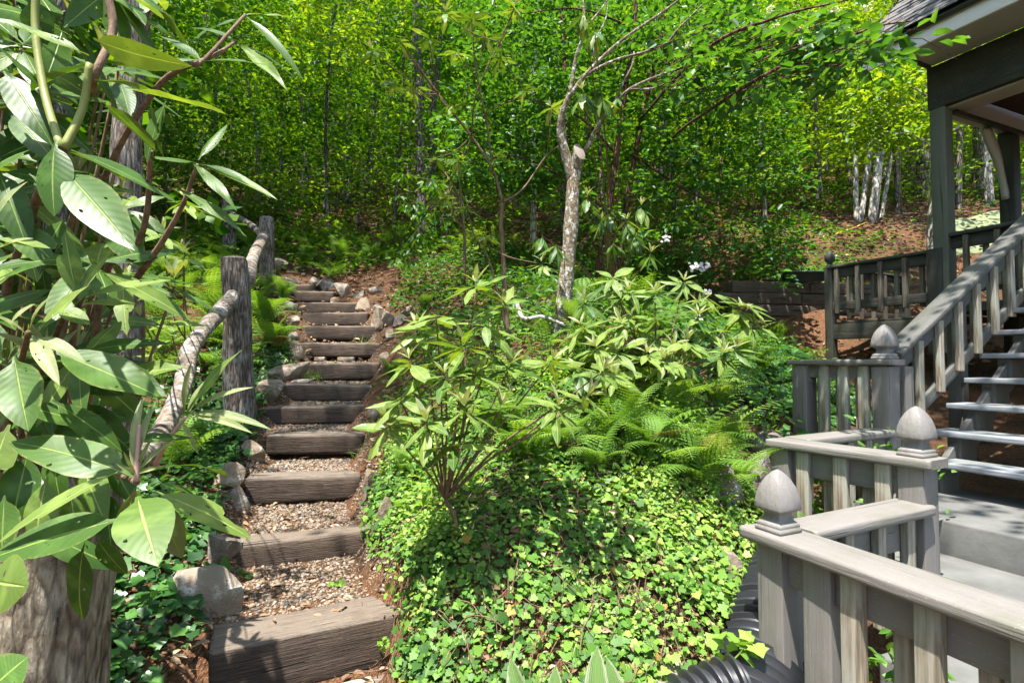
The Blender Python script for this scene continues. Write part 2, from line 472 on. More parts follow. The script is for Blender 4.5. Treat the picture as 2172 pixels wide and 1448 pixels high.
M['shingle'] = plain_mat('grey_shingle', (0.16, 0.15, 0.145), 0.95, 0.1, 60, 0.7, 0.004)
M['planter'] = plain_mat('teal_planter', (0.012, 0.055, 0.06), 0.45, 0.5)
M['terracotta'] = plain_mat('terracotta', (0.36, 0.14, 0.075), 0.8, 0.2)
M['soil'] = plain_mat('potting_soil', (0.07, 0.045, 0.03), 0.95, 0.1, 60, 0.8, 0.02)
M['orange'] = plain_mat('orange_ribbon', (0.8, 0.2, 0.04), 0.6)
M['yellow'] = plain_mat('yellow_rope', (0.75, 0.5, 0.06), 0.6)
M['rh_old'] = big_leaf_mat('rhododendron_leaf', (0.030, 0.080, 0.012), (0.066, 0.130, 0.022), (0.17, 0.20, 0.07), (0.24, 0.31, 0.07), 0.26, 0.36, (1.6, 1.6, .2), spec=0.24)
M['rh_new'] = big_leaf_mat('rhododendron_new_leaf', (0.16, 0.22, 0.07), (0.27, 0.29, 0.13), (0.36, 0.35, 0.22), (0.42, 0.42, 0.20), 0.28, 0.5)
M['rh_mid'] = big_leaf_mat('rhododendron_light_leaf', (0.085, 0.155, 0.026), (0.18, 0.25, 0.055), (0.28, 0.31, 0.11), (0.38, 0.43, 0.14), 0.30, 0.38, (1.5, 1.5, .25), spec=0.24)
M['frond'] = leaf_cloud_mat('fern_green', [(0, (0.065, 0.15, 0.02)), (0.5, (0.125, 0.24, 0.035)), (1, (0.22, 0.35, 0.07))], 0.45, (1.4, 1.3, 0.4), 0.6, 0.2)
M['frond_old'] = leaf_cloud_mat('fern_brown', [(0, (0.16, 0.10, 0.04)), (1, (0.26, 0.19, 0.07))], 0.3, (1.2, 1.1, 0.5), 0.7, 0.2)
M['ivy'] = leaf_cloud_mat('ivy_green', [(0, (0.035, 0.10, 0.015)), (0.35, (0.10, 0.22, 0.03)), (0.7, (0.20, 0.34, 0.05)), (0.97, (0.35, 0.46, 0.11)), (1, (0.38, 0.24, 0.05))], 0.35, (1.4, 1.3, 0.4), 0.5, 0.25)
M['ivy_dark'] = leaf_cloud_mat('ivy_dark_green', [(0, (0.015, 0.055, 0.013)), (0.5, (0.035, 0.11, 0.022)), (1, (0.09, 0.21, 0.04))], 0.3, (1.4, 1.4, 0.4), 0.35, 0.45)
M['weed'] = leaf_cloud_mat('weed_green', [(0, (0.05, 0.15, 0.02)), (1, (0.15, 0.30, 0.05))], 0.4, (1.4, 1.3, 0.4), 0.5, 0.3)
M['weed_pale'] = leaf_cloud_mat('weed_pale_green', [(0, (0.09, 0.20, 0.025)), (0.5, (0.17, 0.30, 0.045)), (1, (0.30, 0.42, 0.09))], 0.4, (1.4, 1.3, 0.4), 0.5, 0.3)
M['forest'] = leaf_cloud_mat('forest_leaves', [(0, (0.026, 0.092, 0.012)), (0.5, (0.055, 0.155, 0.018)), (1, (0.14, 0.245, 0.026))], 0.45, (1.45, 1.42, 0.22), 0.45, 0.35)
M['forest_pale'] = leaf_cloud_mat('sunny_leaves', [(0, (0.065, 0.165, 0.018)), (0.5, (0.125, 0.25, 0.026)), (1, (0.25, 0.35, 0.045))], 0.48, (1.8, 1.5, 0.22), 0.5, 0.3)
M['dogwood'] = leaf_cloud_mat('dogwood_leaves', [(0, (0.03, 0.095, 0.02)), (0.5, (0.05, 0.145, 0.028)), (1, (0.10, 0.22, 0.04))], 0.42, (1.6, 1.5, 0.3), 0.42, 0.35)
M['pine'] = leaf_cloud_mat('pine_green', [(0, (0.03, 0.07, 0.02)), (1, (0.08, 0.14, 0.04))], 0.2, (1.3, 1.3, 0.5), 0.5, 0.3)
M['grass'] = leaf_cloud_mat('grass_green', [(0, (0.07, 0.17, 0.02)), (1, (0.22, 0.32, 0.07))], 0.4, (1.3, 1.2, 0.4), 0.5, 0.3)
M['bloom'] = leaf_cloud_mat('white_bloom', [(0, (0.48, 0.46, 0.44)), (1, (0.60, 0.58, 0.57))], 0.3, (1, 1, 1), 0.6, 0.2)
M['cream'] = leaf_cloud_mat('cream_bloom', [(0, (0.6, 0.62, 0.38)), (1, (0.72, 0.72, 0.5))], 0.3, (1, 1, .8), 0.6, 0.2)
M['hosta'] = None

# ------------------------------------------------------------------ terrain
# garden steps: depth, centre pixel x, height (eye = 0), length, yaw, timber height
STEPS = [(2.70, 673, -1.257, 0.86, 27, 0.25), (3.58, 643, -1.093, 0.86, 22, 0.19), (4.36, 647, -0.872, 0.84, 13, 0.195),
         (5.00, 669, -0.63, 0.83, 5, 0.17), (5.60, 668, -0.436, 1.0, 3, 0.17), (6.10, 697, -0.2375, 0.99, 6, 0.18),
         (6.60, 725, -0.01, 0.86, 4, 0.19), (7.10, 720, 0.24, 1.0, 3, 0.17), (7.52, 720, 0.485, 1.0, 0, 0.19),
         (8.00, 709, 0.696, 0.94, -3, 0.19), (8.50, 689, 0.90, 0.97, -5, 0.18), (9.00, 654, 1.126, 0.82, -9, 0.17),
         (9.42, 628, 1.285, 0.6, -6, 0.14)]
SX = [(s[1] - 1086) / F * s[0] for s in STEPS]
CTRL = [(x, s[0] + .12, s[2] - .05) for x, s in zip(SX, STEPS)] + [
    (-0.27, 2.75, -.86), (.3, 2.9, -.82), (0, 2.30, -1.36), (.6, 2.40, -1.36), (-.35, 2.35, -1.36), (-.45, 2.75, -1.05), (-.55, 3.4, -.93), (-.3, 3.6, -.72),
    (-.9, 4.4, -.66), (0, 3.6, -.45), (.6, 3.5, -.52), (1.0, 3.4, -.58), (1.3, 3.35, -.8), (1.5, 3.0, -1.35),
    (1.0, 2.75, -1.2), (1.6, 3.7, -.95), (1.5, 4.3, -.45), (2.05, 4.5, -.62), (.45, 5, .30), (1.1, 4.2, -.1),
    (-.7, 5.2, -.25), (-1.0, 6.4, .12), (2.0, 5.3, 0.0), (2.6, 5.3, -.45), (-1.2, 8.0, .85), (-1.6, 9.3, 1.42),
    (.6, 7.5, 1.0), (2.2, 7, .45), (3.3, 7.2, .1), (3.0, 8.6, .42), (4.5, 8.7, .4), (3.2, 9.5, 1.25), (5, 9.7, 1.4), (7.2, 10, 1.9),
    (5.2, 11.5, 2.6), (9, 12, 3.3), (7, 8.6, .7), (0, 10.5, 2.0), (-3.6, 10.6, 1.75), (0, 13, 3.0), (-4, 13.5, 3.0), (5, 14, 3.8),
    (0, 18, 5.2), (-10, 18, 5.6), (10, 18, 5.8), (0, 30, 10.6), (-22, 30, 11), (22, 30, 11.5), (0, 60, 24), (-60, 60, 24), (60, 60, 25),
    (-60, 18, 6), (60, 18, 7), (-60, -20, -3), (60, -20, -3), (0, -20, -2.2), (0, 120, 48), (-80, 120, 48), (80, 120, 48), (0, -80, -5), (-90, -80, -6), (90, -80, -6),
    (0, 1, -1.52), (0, -3, -1.55), (-4, -3, -1.5), (4, -3, -1.55), (1.6, 1.6, -1.55), (.9, 1.8, -1.5), (2.2, 2.2, -1.56), (3, 0, -1.55),
    (2.4, 3.3, -1.2), (3.0, 3.6, -1.05), (3.6, 4.1, -1.02), (4.2, 3.0, -1.1), (4.6, 4.8, -.85), (5.5, 6, -.4), (6.5, 4, -.8), (6.5, 7.5, .2), (9, 6, -.1),
    (-1.13, 1.4, -1.46), (-1.6, 2.2, -1.22), (-2.1, 1.5, -1.3), (-1.75, 3.3, -1.05), (-2.5, 3.1, -.85), (-2.15, 4.2, -.85), (-2.6, 5.3, -.56), (-3.6, 5, -.2), (-3.0, 6.5, .1), (-4.2, 7.8, 1.0),
    (-3.2, 8.3, .85), (-5.8, 6, .5), (-8, 10, 2.2), (-4.3, 9.8, 1.6), (-5, 3, -.6), (-9, 4, .2), (-3.4, 2.2, -1.0)]
CTRL = np.array(CTRL, dtype=float)
def _tps(r2):
    return 0.5 * r2 * np.log(r2 + 1e-12)
_n = len(CTRL)
_A = np.zeros((_n + 3, _n + 3)); _b = np.zeros(_n + 3)
_d = CTRL[:, None, :2] - CTRL[None, :, :2]
_A[:_n, :_n] = _tps((_d ** 2).sum(-1)) + np.eye(_n) * 0.01
_A[:_n, _n] = 1; _A[:_n, _n + 1:] = CTRL[:, :2]
_A[_n:, :_n] = _A[:_n, _n:].T
_b[:_n] = CTRL[:, 2]
_W = np.linalg.solve(_A, _b)
STEP_Y = np.array([s[0] for s in STEPS]); STEP_Z = np.array([s[2] for s in STEPS]); STEP_X = np.array(SX)
YAW = np.array([math.tan(math.radians(s[4])) for s in STEPS])
def hfield(X, Y, carve=True, fine=True):
    X = np.atleast_1d(np.asarray(X, dtype=float)); Y = np.atleast_1d(np.asarray(Y, dtype=float))
    r2 = (X[:, None] - CTRL[None, :, 0]) ** 2 + (Y[:, None] - CTRL[None, :, 1]) ** 2
    z = _tps(r2) @ _W[:_n] + _W[_n] + _W[_n + 1] * X + _W[_n + 2] * Y
    if fine:
        amp = np.clip(0.012 + 0.012 * (Y - 4), 0.012, 0.12)
        z = z + amp * noise3(np.stack([X, Y, 0 * X], -1), 1.5)
    if carve:
        xc = np.interp(Y, STEP_Y, STEP_X)
        yy = Y - (X - xc) * np.interp(Y, STEP_Y, YAW)      # follow the turn of the timbers
        k = np.clip(np.searchsorted(STEP_Y, yy - 0.13) - 1, 0, len(STEPS) - 1)
        nz = np.where(k + 1 < len(STEPS), STEP_Z[np.minimum(k + 1, len(STEPS) - 1)], STEP_Z[k])
        ny = STEP_Y[np.minimum(k + 1, len(STEPS) - 1)]
        frac = np.clip((yy - STEP_Y[k]) / np.maximum(ny - STEP_Y[k], 0.1), 0, 1)
        tz = STEP_Z[k] - 0.035 + 0.05 * frac
        tz = np.where(yy < STEP_Y[0] + .13, STEP_Z[0] - .235, tz)
        wgt = np.clip((0.50 - np.abs(X - xc)) / 0.14, 0, 1) * np.clip((yy - 2.2) / .3, 0, 1) * np.clip((9.9 - yy) / 0.5, 0, 1)
        z = z * (1 - wgt) + tz * wgt
    return z
def hz(x, y):
    return float(hfield([x], [y])[0])
def gp(px, py, ymin=1.0, ymax=60):
    """the place on the ground that a pixel of the photograph shows"""
    r = ray(px, py)
    Ys = np.geomspace(ymin, ymax, 700)
    P = (r / r[1])[None, :] * Ys[:, None]
    d = P[:, 2] - hfield(P[:, 0], P[:, 1])
    i = np.argmax(d < 0)
    if d[i] >= 0: i = len(Ys) - 1
    return Vector(P[i])
xs = np.concatenate([-np.geomspace(160, 7.2, 46), np.arange(-7, 8, 0.10), np.geomspace(8.2, 160, 46)])
ys = np.concatenate([-np.geomspace(120, 1.3, 22), np.arange(-1.1, 14, 0.10), np.geomspace(14.3, 170, 60)])
gx, gy = np.meshgrid(xs, ys, indexing='ij')
gz = np.concatenate([hfield(gx[i], gy[i]) for i in range(len(xs))])
me = np_mesh("ground", np.stack([gx.ravel(), gy.ravel(), gz], -1), [grid_faces(len(xs), len(ys))[:, ::-1]], M['ground'])
tag(link("ground", me), kind="structure")

# ------------------------------------------------------------------ boards, beams, stones
def rounded_beam(L, W, H, r=0.02, nst=18, rough=0.006, ns=5.0, seed=0, end_r=0.012):
    """beam along local X with worn edges; origin at its centre"""
    prof = []
    for cx, cz, a0 in ((1, 1, 0), (-1, 1, 90), (-1, -1, 180), (1, -1, 270)):
        for a in (0, 45, 90):
            t = math.radians(a0 + a)
            prof.append(((W / 2 - r) * cx + r * math.cos(t), (H / 2 - r) * cz + r * math.sin(t)))
        nx = {(1, 1): (-1, 1), (-1, 1): (-1, -1), (-1, -1): (1, -1), (1, -1): (1, 1)}[(cx, cz)]
        for f in (1 / 3, 2 / 3):
            prof.append((((W / 2 - r) * (cx + (nx[0] - cx) * f) + (r * cx if nx[0] == cx else 0)),
                         ((H / 2 - r) * (cz + (nx[1] - cz) * f) + (r * cz if nx[1] == cz else 0))))
    prof = np.array(prof); n = len(prof)
    xsn = np.concatenate([[-L / 2, -L / 2 + end_r * .3, -L / 2 + end_r], np.linspace(-L / 2 + 2 * end_r, L / 2 - 2 * end_r, nst), [L / 2 - end_r, L / 2 - end_r * .3, L / 2]])
    sc = np.ones(len(xsn)); sc[0] = sc[-1] = 1 - 2 * end_r / max(W, H) ; sc[1] = sc[-2] = 1 - .6 * end_r / max(W, H)
    V = np.zeros((len(xsn), n, 3))
    V[:, :, 0] = xsn[:, None]
    V[:, :, 1] = prof[None, :, 0] * sc[:, None]; V[:, :, 2] = prof[None, :, 1] * sc[:, None]
    V = V.reshape(-1, 3)
    if rough:
        o = np.array([seed * 3.7, seed * 1.3, seed * 2.1])
        S = np.array([0.35, 1.6, 1.6])
        d = np.stack([noise3(V * S + o + k * 11, ns) for k in range(3)], -1)
        V = V + d * rough * np.array([.5, 1, 1])
    k = len(V)
    V = np.vstack([V, [[-L / 2, 0, 0], [L / 2, 0, 0]]])
    j = np.arange(n)
    m = len(xsn)
    f = [grid_faces(m, n, True), np.stack([(j + 1) % n, j, np.full(n, k)], -1)[:, ::-1], np.stack([j + (m - 1) * n, (j + 1) % n + (m - 1) * n, np.full(n, k + 1)], -1)[:, ::-1]]
    f[0] = f[0]
    return V, f
def beam_obj(name, p0, p1, W, H, mat, parent=None, r=0.008, rough=0.0012, up=(0, 0, 1), nst=10, seed=None, ns=5.0):
    p0, p1 = Vector(p0), Vector(p1)
    V, f = rounded_beam((p1 - p0).length, W, H, r, nst, rough, ns, random.random() * 50 if seed is None else seed, min(0.012, r))
    me = np_mesh(name, V, f, mat)
    me.set_sharp_from_angle(angle=math.radians(50))
    return link(name, me, parent, frame_matrix(p1 - p0, up, (p0 + p1) / 2))

# garden steps of old railway ties
step_things = []
for i, (D, px, z, L, yaw, H) in enumerate(STEPS):
    x = SX[i]; a = math.radians(yaw)
    d = Vector((math.cos(a), math.sin(a), 0))
    depth = 0.30 if i == 0 else 0.22
    c = Vector((x, D, z - H / 2)) + Vector((-d.y, d.x, 0)) * (depth / 2)
    tilt = [0.0, .012, -.01, .0, .015, -.02, .01, 0, -.01, .012, 0, -.03, 0][i]
    dd = (d + Vector((0, 0, tilt))).normalized()
    V, f = rounded_beam(L, depth, H, 0.022, 22, 0.011 if i else 0.013, 6.0, i * 7.1, 0.02)
    me = np_mesh("timber_step", V, f, M['tie'])
    me.set_sharp_from_angle(angle=math.radians(50))
    extra = ["with thick cracked face at the foot of the stairs", "with dry needles at its right end",
             "split along its face, behind the pebble tread", "with a small weed before it", "beside the foot of the big rustic post",
             "with grass hanging over its left half", "shorter, beside the big flat rock", "with a dark gap and flat stones under it",
             "with pale stones at its right end", "between stone edgings", "where the stairs turn left",
             "slanting left near the top", "small, at the top of the garden stairs"][i]
    o = link("timber_step", me, None, frame_matrix(dd, (0, 0, 1), c))
    tag(o, f"{ORD[i]} dark railway tie step from below {extra}" if i else "lowest dark railway tie step " + extra, "step", "railway tie steps of the garden stairs")
# the second, lower tie half under the first step, and the two boards lying before it
a = math.radians(27); d = Vector((math.cos(a), math.sin(a), 0)); nrm = Vector((-d.y, d.x, 0))
c0 = Vector((SX[0], 2.70, 0)) - nrm * 0.20
for k, (s0, s1, col) in enumerate(((-.05, .25, 'rail'), (.255, .50, 'tie'))):
    c = c0 + d * ((s0 + s1) / 2) - nrm * (0.02 + .02 * k)
    o = beam_obj("ground_board", Vector((c.x, c.y, -1.50)) - d * (s1 - s0) / 2, Vector((c.x, c.y, -1.50)) + d * (s1 - s0) / 2, 0.30, 0.045, M['baluster'] if k == 0 else M['tie'], None, 0.006, 0.003)
    tag(o, ["pale weathered board lying before the lowest step", "dark brown board end lying before the lowest step, right of the pale board"][k], "board")
# flat shims under the eighth tie
for k, (px, wd) in enumerate(((680, .13), (735, .2))):
    p = at(px, 762, 7.12)
    o = beam_obj("shim_stone", p - Vector((wd / 2, 0, .0)), p + Vector((wd / 2, 0, 0)), 0.12, 0.055, M['stone_warm'], None, 0.01, 0.006)
    tag(o, ["small reddish flat stone wedged under the eighth tie", "long flat stone wedged under the eighth tie right of the small reddish one"][k], "stone")

def rock_mesh(name, mat, size, seed, n_cut=13, sub=3):
    import bmesh
    bm = bmesh.new()
    bmesh.ops.create_icosphere(bm, subdivisions=sub, radius=1.0)
    me = bpy.data.meshes.new(name); bm.to_mesh(me); bm.free()
    V = np.empty(len(me.vertices) * 3, dtype=np.float32); me.vertices.foreach_get("co", V); V = V.reshape(-1, 3).astype(float)
    r = np.random.default_rng(seed)
    for _ in range(n_cut):
        nn = r.normal(size=3); nn /= np.linalg.norm(nn)
        dcut = r.uniform(.38, .74)
        ex = np.maximum(V @ nn - dcut, 0)
        V -= ex[:, None] * nn * 0.92
    V += V * (0.07 * noise3(V + seed, 2.5) + 0.03 * noise3(V + seed, 7))[:, None]
    V *= np.asarray(size)
    me.vertices.foreach_set("co", V.astype(np.float32).ravel())
    me.polygons.foreach_set("use_smooth", np.ones(len(me.polygons), dtype=bool))
    me.materials.append(mat)
    try: me.set_sharp_from_angle(angle=math.radians(32))
    except Exception: pass
    me.update()
    return me
def rock(px, py, size, label, mat='stone', rot=None, seed=None, Y=None, sink=0.25):
    p = gp(px, py) if Y is None else at(px, py, Y)
    if Y is not None: p.z = hz(p.x, p.y)
    s = random.randrange(9999) if seed is None else seed
    size = tuple(1.28 * q for q in size)
    me = rock_mesh("stone", M[mat], size, s)
    o = bpy.data.objects.new("edging_stone", me); COL.objects.link(o)
    o.location = p + Vector((0, size[1] * .3, size[2] * (1 - 2 * sink) * .6))
    o.rotation_euler = rot if rot else (random.uniform(-.25, .25), random.uniform(-.2, .2), random.uniform(0, 6.28))
    return tag(o, label, "stone", "stones edging the garden stairs")
# left edge, from below
rock(435, 1285, (.16, .13, .14), "big grey stone with white lichen and moss left of the lowest step", 'stone', (0.1, .15, .5), 3)
rock(458, 1190, (.10, .09, .12), "pale grey pointed stone left of the second step", 'stone', (0.2, .3, 1.5), 8)
rock(478, 1035, (.11, .10, .11), "square tan stone left of the third step, nearest the rail", 'stone_warm', (0.1, 0, .3), 21)
rock(500, 1075, (.07, .08, .10), "dark upright stone against the left end of the third step", 'stone', None, 15)
rock(535, 975, (.10, .09, .12), "rounded brown stone left of the fourth step", 'stone_warm', None, 31)
rock(562, 850, (.17, .13, .15), "round brown boulder between the rustic post and the sixth step", 'stone_warm', (0, .1, .2), 5)
rock(600, 800, (.32, .17, .10), "long flat boulder leaning left of the seventh step", 'stone_warm', (0.1, -.25, .25), 12)
rock(630, 815, (.16, .10, .05), "thin flat stone under the long boulder beside the seventh step", 'stone', (0, -.3, .3), 13)
rock(625, 760, (.08, .08, .13), "upright tan stone at the left end of the eighth step", 'stone_warm', None, 51)
rock(618, 722, (.10, .09, .12), "pale grey stone left of the ninth step", 'stone', None, 55)
rock(622, 690, (.10, .09, .11), "tan stone left of the tenth step", 'stone_warm', None, 57)
rock(612, 662, (.12, .10, .12), "flat grey stone left of the eleventh step", 'stone', None, 60)
rock(606, 588, (.34, .14, .07), "dark flat slab crowning the garden stairs", 'stone', (0, 0, .1), 63, Y=9.75)
rock(600, 612, (.16, .12, .09), "grey rounded stone below the dark slab on top", 'stone', None, 64)
rock(588, 545, (.18, .15, .10), "flat tan stone right of the farther rustic post", 'stone_warm', None, 66, Y=10.2)
rock(582, 563, (.16, .13, .08), "lower flat tan stone right of the farther rustic post", 'stone_warm', None, 67, Y=10.0)
# right edge, from above
rock(662, 606, (.12, .10, .12), "small grey stone beside the topmost step", 'stone', None, 70)
rock(690, 612, (.16, .13, .17), "rounded pale boulder right of the twelfth step", 'stone', None, 71)
rock(725, 628, (.15, .13, .21), "tall pale boulder right of the rounded one by the twelfth step", 'stone', None, 73)
rock(708, 646, (.09, .08, .08), "small warm stone on the end of the eleventh step", 'stone_warm', None, 74)
rock(762, 632, (.15, .12, .10), "pale slanted stone in the little wall above the tenth step", 'stone', None, 77)
rock(800, 622, (.14, .11, .08), "flat stone on top of the little wall right of the stairs", 'stone', None, 78)
rock(772, 655, (.13, .11, .15), "reddish square stone at the right end of the eleventh step", 'stone_warm', None, 79)
rock(800, 660, (.11, .10, .09), "bluish small stone in the little wall beside the tenth step", 'stone', None, 81)
rock(800, 700, (.09, .10, .19), "tall bright stone standing at the right end of the ninth step", 'stone_warm', (0, 0, .4), 82)
rock(822, 692, (.12, .11, .16), "broad pale stone behind the tall bright one", 'stone', None, 84)
rock(848, 690, (.12, .10, .11), "grey stone at the right of the little wall", 'stone', None, 85)
rock(828, 720, (.10, .10, .09), "low tan stone below the broad pale one", 'stone_warm', None, 86)
rock(868, 668, (.12, .10, .09), "small flat stone at the outer end of the little wall", 'stone_warm', None, 88)
rock(812, 768, (.07, .08, .09), "small stone at the right end of the eighth step", 'stone_warm', None, 90)
rock(787, 890, (.06, .16, .09), "long tan stone along the right end of the fifth step", 'stone_warm', (0, 0, .1), 92)
rock(782, 1050, (.06, .13, .15), "upright tan slab at the right end of the third step", 'stone_warm', (0, .1, .2), 93)
rock(812, 1120, (.05, .10, .12), "thin tan slab at the right end of the second step", 'stone_warm', (0, .2, -.2), 94)
# stones in the bank by the railing and the odd ones
rock(1600, 1010, (.17, .14, .24), "large dark stone in the bank beside the lower railing", 'stone', None, 101, Y=3.75)
rock(1552, 1080, (.11, .10, .16), "upright stone in the bank left of the drain pipe", 'stone', None, 102, Y=3.3)
rock(1545, 1185, (.10, .08, .10), "bluish stone at the top of the black drain pipe", 'stone', None, 103, Y=2.95)
rock(1640, 890, (.16, .14, .18), "mossy stone in the bank behind the middle railing", 'stone', None, 104, Y=4.3)
rock(1752, 760, (.12, .10, .15), "pale stone under the upper deck", 'stone', None, 106, Y=6.3)
rock(1405, 1428, (.13, .16, .03), "flat slate lying below the ivy bank", 'stone', (0.05, 0, .3), 107)
rock(1590, 1160, (.06, .05, .05), "small warm stone beside the drain pipe", 'stone_warm', None, 109, Y=3.0)

# pebbles on the treads (countless): one object
ico = [(0, 0, 1)] + [(0.894 * math.cos(k * 1.2566), 0.894 * math.sin(k * 1.2566), .447) for k in range(5)] + \
      [(0.894 * math.cos(k * 1.2566 + .628), 0.894 * math.sin(k * 1.2566 + .628), -.447) for k in range(5)] + [(0, 0, -1)]
ico = np.array(ico)
icof = np.array([[0, 1 + k, 1 + (k + 1) % 5] for k in range(5)] + [[1 + k, 6 + k, 1 + (k + 1) % 5] for k in range(5)] +
                [[6 + k, 6 + (k + 1) % 5, 1 + (k + 1) % 5] for k in range(5)] + [[11, 6 + (k + 1) % 5, 6 + k] for k in range(5)])
PX, PY, PR = [], [], []
for i in range(len(STEPS)):
    y0 = STEPS[i][0]; y1 = STEPS[i + 1][0] if i + 1 < len(STEPS) else y0 + .5
    n = int([3300, 2700, 2000, 1400, 1000, 800, 700, 600, 500, 400, 350, 300, 200][i])
    t = rng.uniform(0, 1, n); l = rng.uniform(-.47, .47, n) + rng.normal(0, .03, n)
    yy = y0 + .2 + (y1 - y0 - .16) * t
    x0 = np.interp(yy, STEP_Y, STEP_X)
    PX.append(x0 + l); PY.append(yy + l * np.interp(yy, STEP_Y, YAW)); PR.append(np.clip(rng.lognormal(math.log(.0076), .38, n), .0042, .021))
PX, PY, PR = map(np.concatenate, (PX, PY, PR))
PZ = hfield(PX, PY) + PR * .25
n = len(PX)
ang = rng.uniform(0, 6.28, n); sx = rng.uniform(.9, 1.4, n); sy = rng.uniform(.7, 1.0, n); sz = rng.uniform(.45, .75, n)
B = ico[None] * np.stack([sx, sy, sz], -1)[:, None, :] * (1 + .12 * rng.normal(size=(n, 12, 1))) * PR[:, None, None]
V = np.stack([B[..., 0] * np.cos(ang)[:, None] - B[..., 1] * np.sin(ang)[:, None], B[..., 0] * np.sin(ang)[:, None] + B[..., 1] * np.cos(ang)[:, None], B[..., 2]], -1)
V += np.stack([PX, PY, PZ], -1)[:, None, :]
Fp = (icof[None] + (np.arange(n) * 12)[:, None, None]).reshape(-1, 3)
me = np_mesh("gravel", V.reshape(-1, 3), [Fp], M['pebble'], True, np.repeat(rng.uniform(0, 1, n), 12))
tag(link("gravel", me), "tan and grey pebbles covering the treads of the garden stairs", "gravel", None, "stuff")

# ------------------------------------------------------------------ rustic fence
def rustic_post(bottom, top, r0, r1, label, mat='post'):
    t = thing("rustic_fence_post", label, "fence post", bottom, "rustic posts along the garden stairs")
    mb = MB()
    pts = spline([bottom - Vector((0, 0, .15)), bottom.lerp(top, .35) + Vector((random.uniform(-.01, .01), 0, 0)), bottom.lerp(top, .7) + Vector((random.uniform(-.012, .012), .0, 0)), top], 30)
    rr = np.linspace(r0, r1, 30) * (1 + .03 * np.sin(np.linspace(0, 9, 30))); rr[0] *= 1.12
    npt, na = 90, 84
    pts2 = spline(pts[::5].tolist() + [pts[-1].tolist()], npt); r2 = np.interp(np.linspace(0, 1, npt), np.linspace(0, 1, 30), rr)
    an = np.arange(na) * 2 * math.pi / na
    hh = np.linspace(0, (top - bottom).length, npt)[:, None]
    q = np.stack([np.cos(an)[None] * 2.6 + 0 * hh, np.sin(an)[None] * 2.6 + 0 * hh, hh * 2.2 + 0 * an[None]], -1).reshape(-1, 3) + bottom.x * 9
    q[:, :2] += .25 * np.stack([noise3(q, 1.5), noise3(q + 9, 1.5)], -1)
    fur = np.abs(noise3(q, 1.6)); fur2 = np.abs(noise3(q * (2.2, 2.2, 1.4) + 31, 1.6))
    dd = (np.minimum(fur * 2.4, .55) - .35) * .15 + (np.minimum(fur2 * 2.2, .5) - .3) * .07
    V = pts2[:, None, :] + (r2[:, None] * (1 + dd.reshape(npt, na)))[:, :, None] * np.stack([np.cos(an), np.sin(an), 0 * an], -1)[None]
    mb.add(V.reshape(-1, 3), [grid_faces(npt, na, True)])
    link("trunk", mb.mesh("trunk", M[mat], True), t)
    me = MB(); d = Vector(pts[-1] - pts[-2]).normalized()
    me.tube([pts[-1] - .012 * np.array(d), pts[-1] + .004 * np.array(d), pts[-1] + .016 * np.array(d)], [rr[-1] * .985, rr[-1] * .97, rr[-1] * .86], 24, .05, 14)
    link("sawn_top", me.mesh("sawn_top", M['endgrain'], False), t)
    return t
A_bot = at(512, 893, 5.3); A_top = at(496, 550, 5.25)
rustic_post(A_bot, A_top, .135, .108, "big grey rustic post with a notched log rail beside the fifth step")
B_bot = at(568, 600, 8.7); B_top = at(566, 463, 8.7)
rustic_post(B_bot, B_top, .115, .10, "smaller rustic post at the turn of the stairs behind the big one")
C_bot = at(487, 540, 10.6); C_top = at(483, 422, 10.6)
rustic_post(C_bot, C_top, .115, .095, "farthest dark rustic post left of the smaller one", 'bark')
P0_bot = Vector((-1.17, 1.42, -1.5)); P0_top = at(122, 1045, 1.42)
rustic_post(P0_bot, P0_top, .148, .13, "thick furrowed post in the left foreground under the rhododendron", 'post_brown')
def log_rail(pts, r, label, mat='rail', rough=.10):
    mb = MB(); P = spline(pts, 34)
    mb.tube(P, np.interp(np.linspace(0, 1, 34), np.linspace(0, 1, len(r)), r) * (1 + .05 * np.sin(np.linspace(0, 7, 34) + 1)), 26, rough, 9.0)
    return tag(link("log_rail", mb.mesh("log_rail", M[mat], True)), label, "rail", "log rails of the rustic fence")
log_rail([at(170, 1010, 1.62), at(268, 985, 2.0), at(338, 925, 2.55), at(388, 815, 3.30), at(402, 745, 3.8), at(440, 690, 4.4), at(468, 660, 4.85), at(497, 625, 5.2)], [.040, .042, .048, .054, .062, .068, .058],
         "crooked peeling log rail running from the front post up to the big notched post", 'rail', .13)
log_rail([at(523, 596, 5.3), at(532, 560, 6.6), at(545, 530, 7.7), at(560, 500, 8.62)], [.075, .075, .08, .07], "barkless pale log rail between the two posts at the stairs")
log_rail([at(566, 512, 8.6), at(535, 480, 9.4), at(490, 455, 10.5)], [.06, .06, .065], "thin grey log rail between the two farthest posts", 'bark')

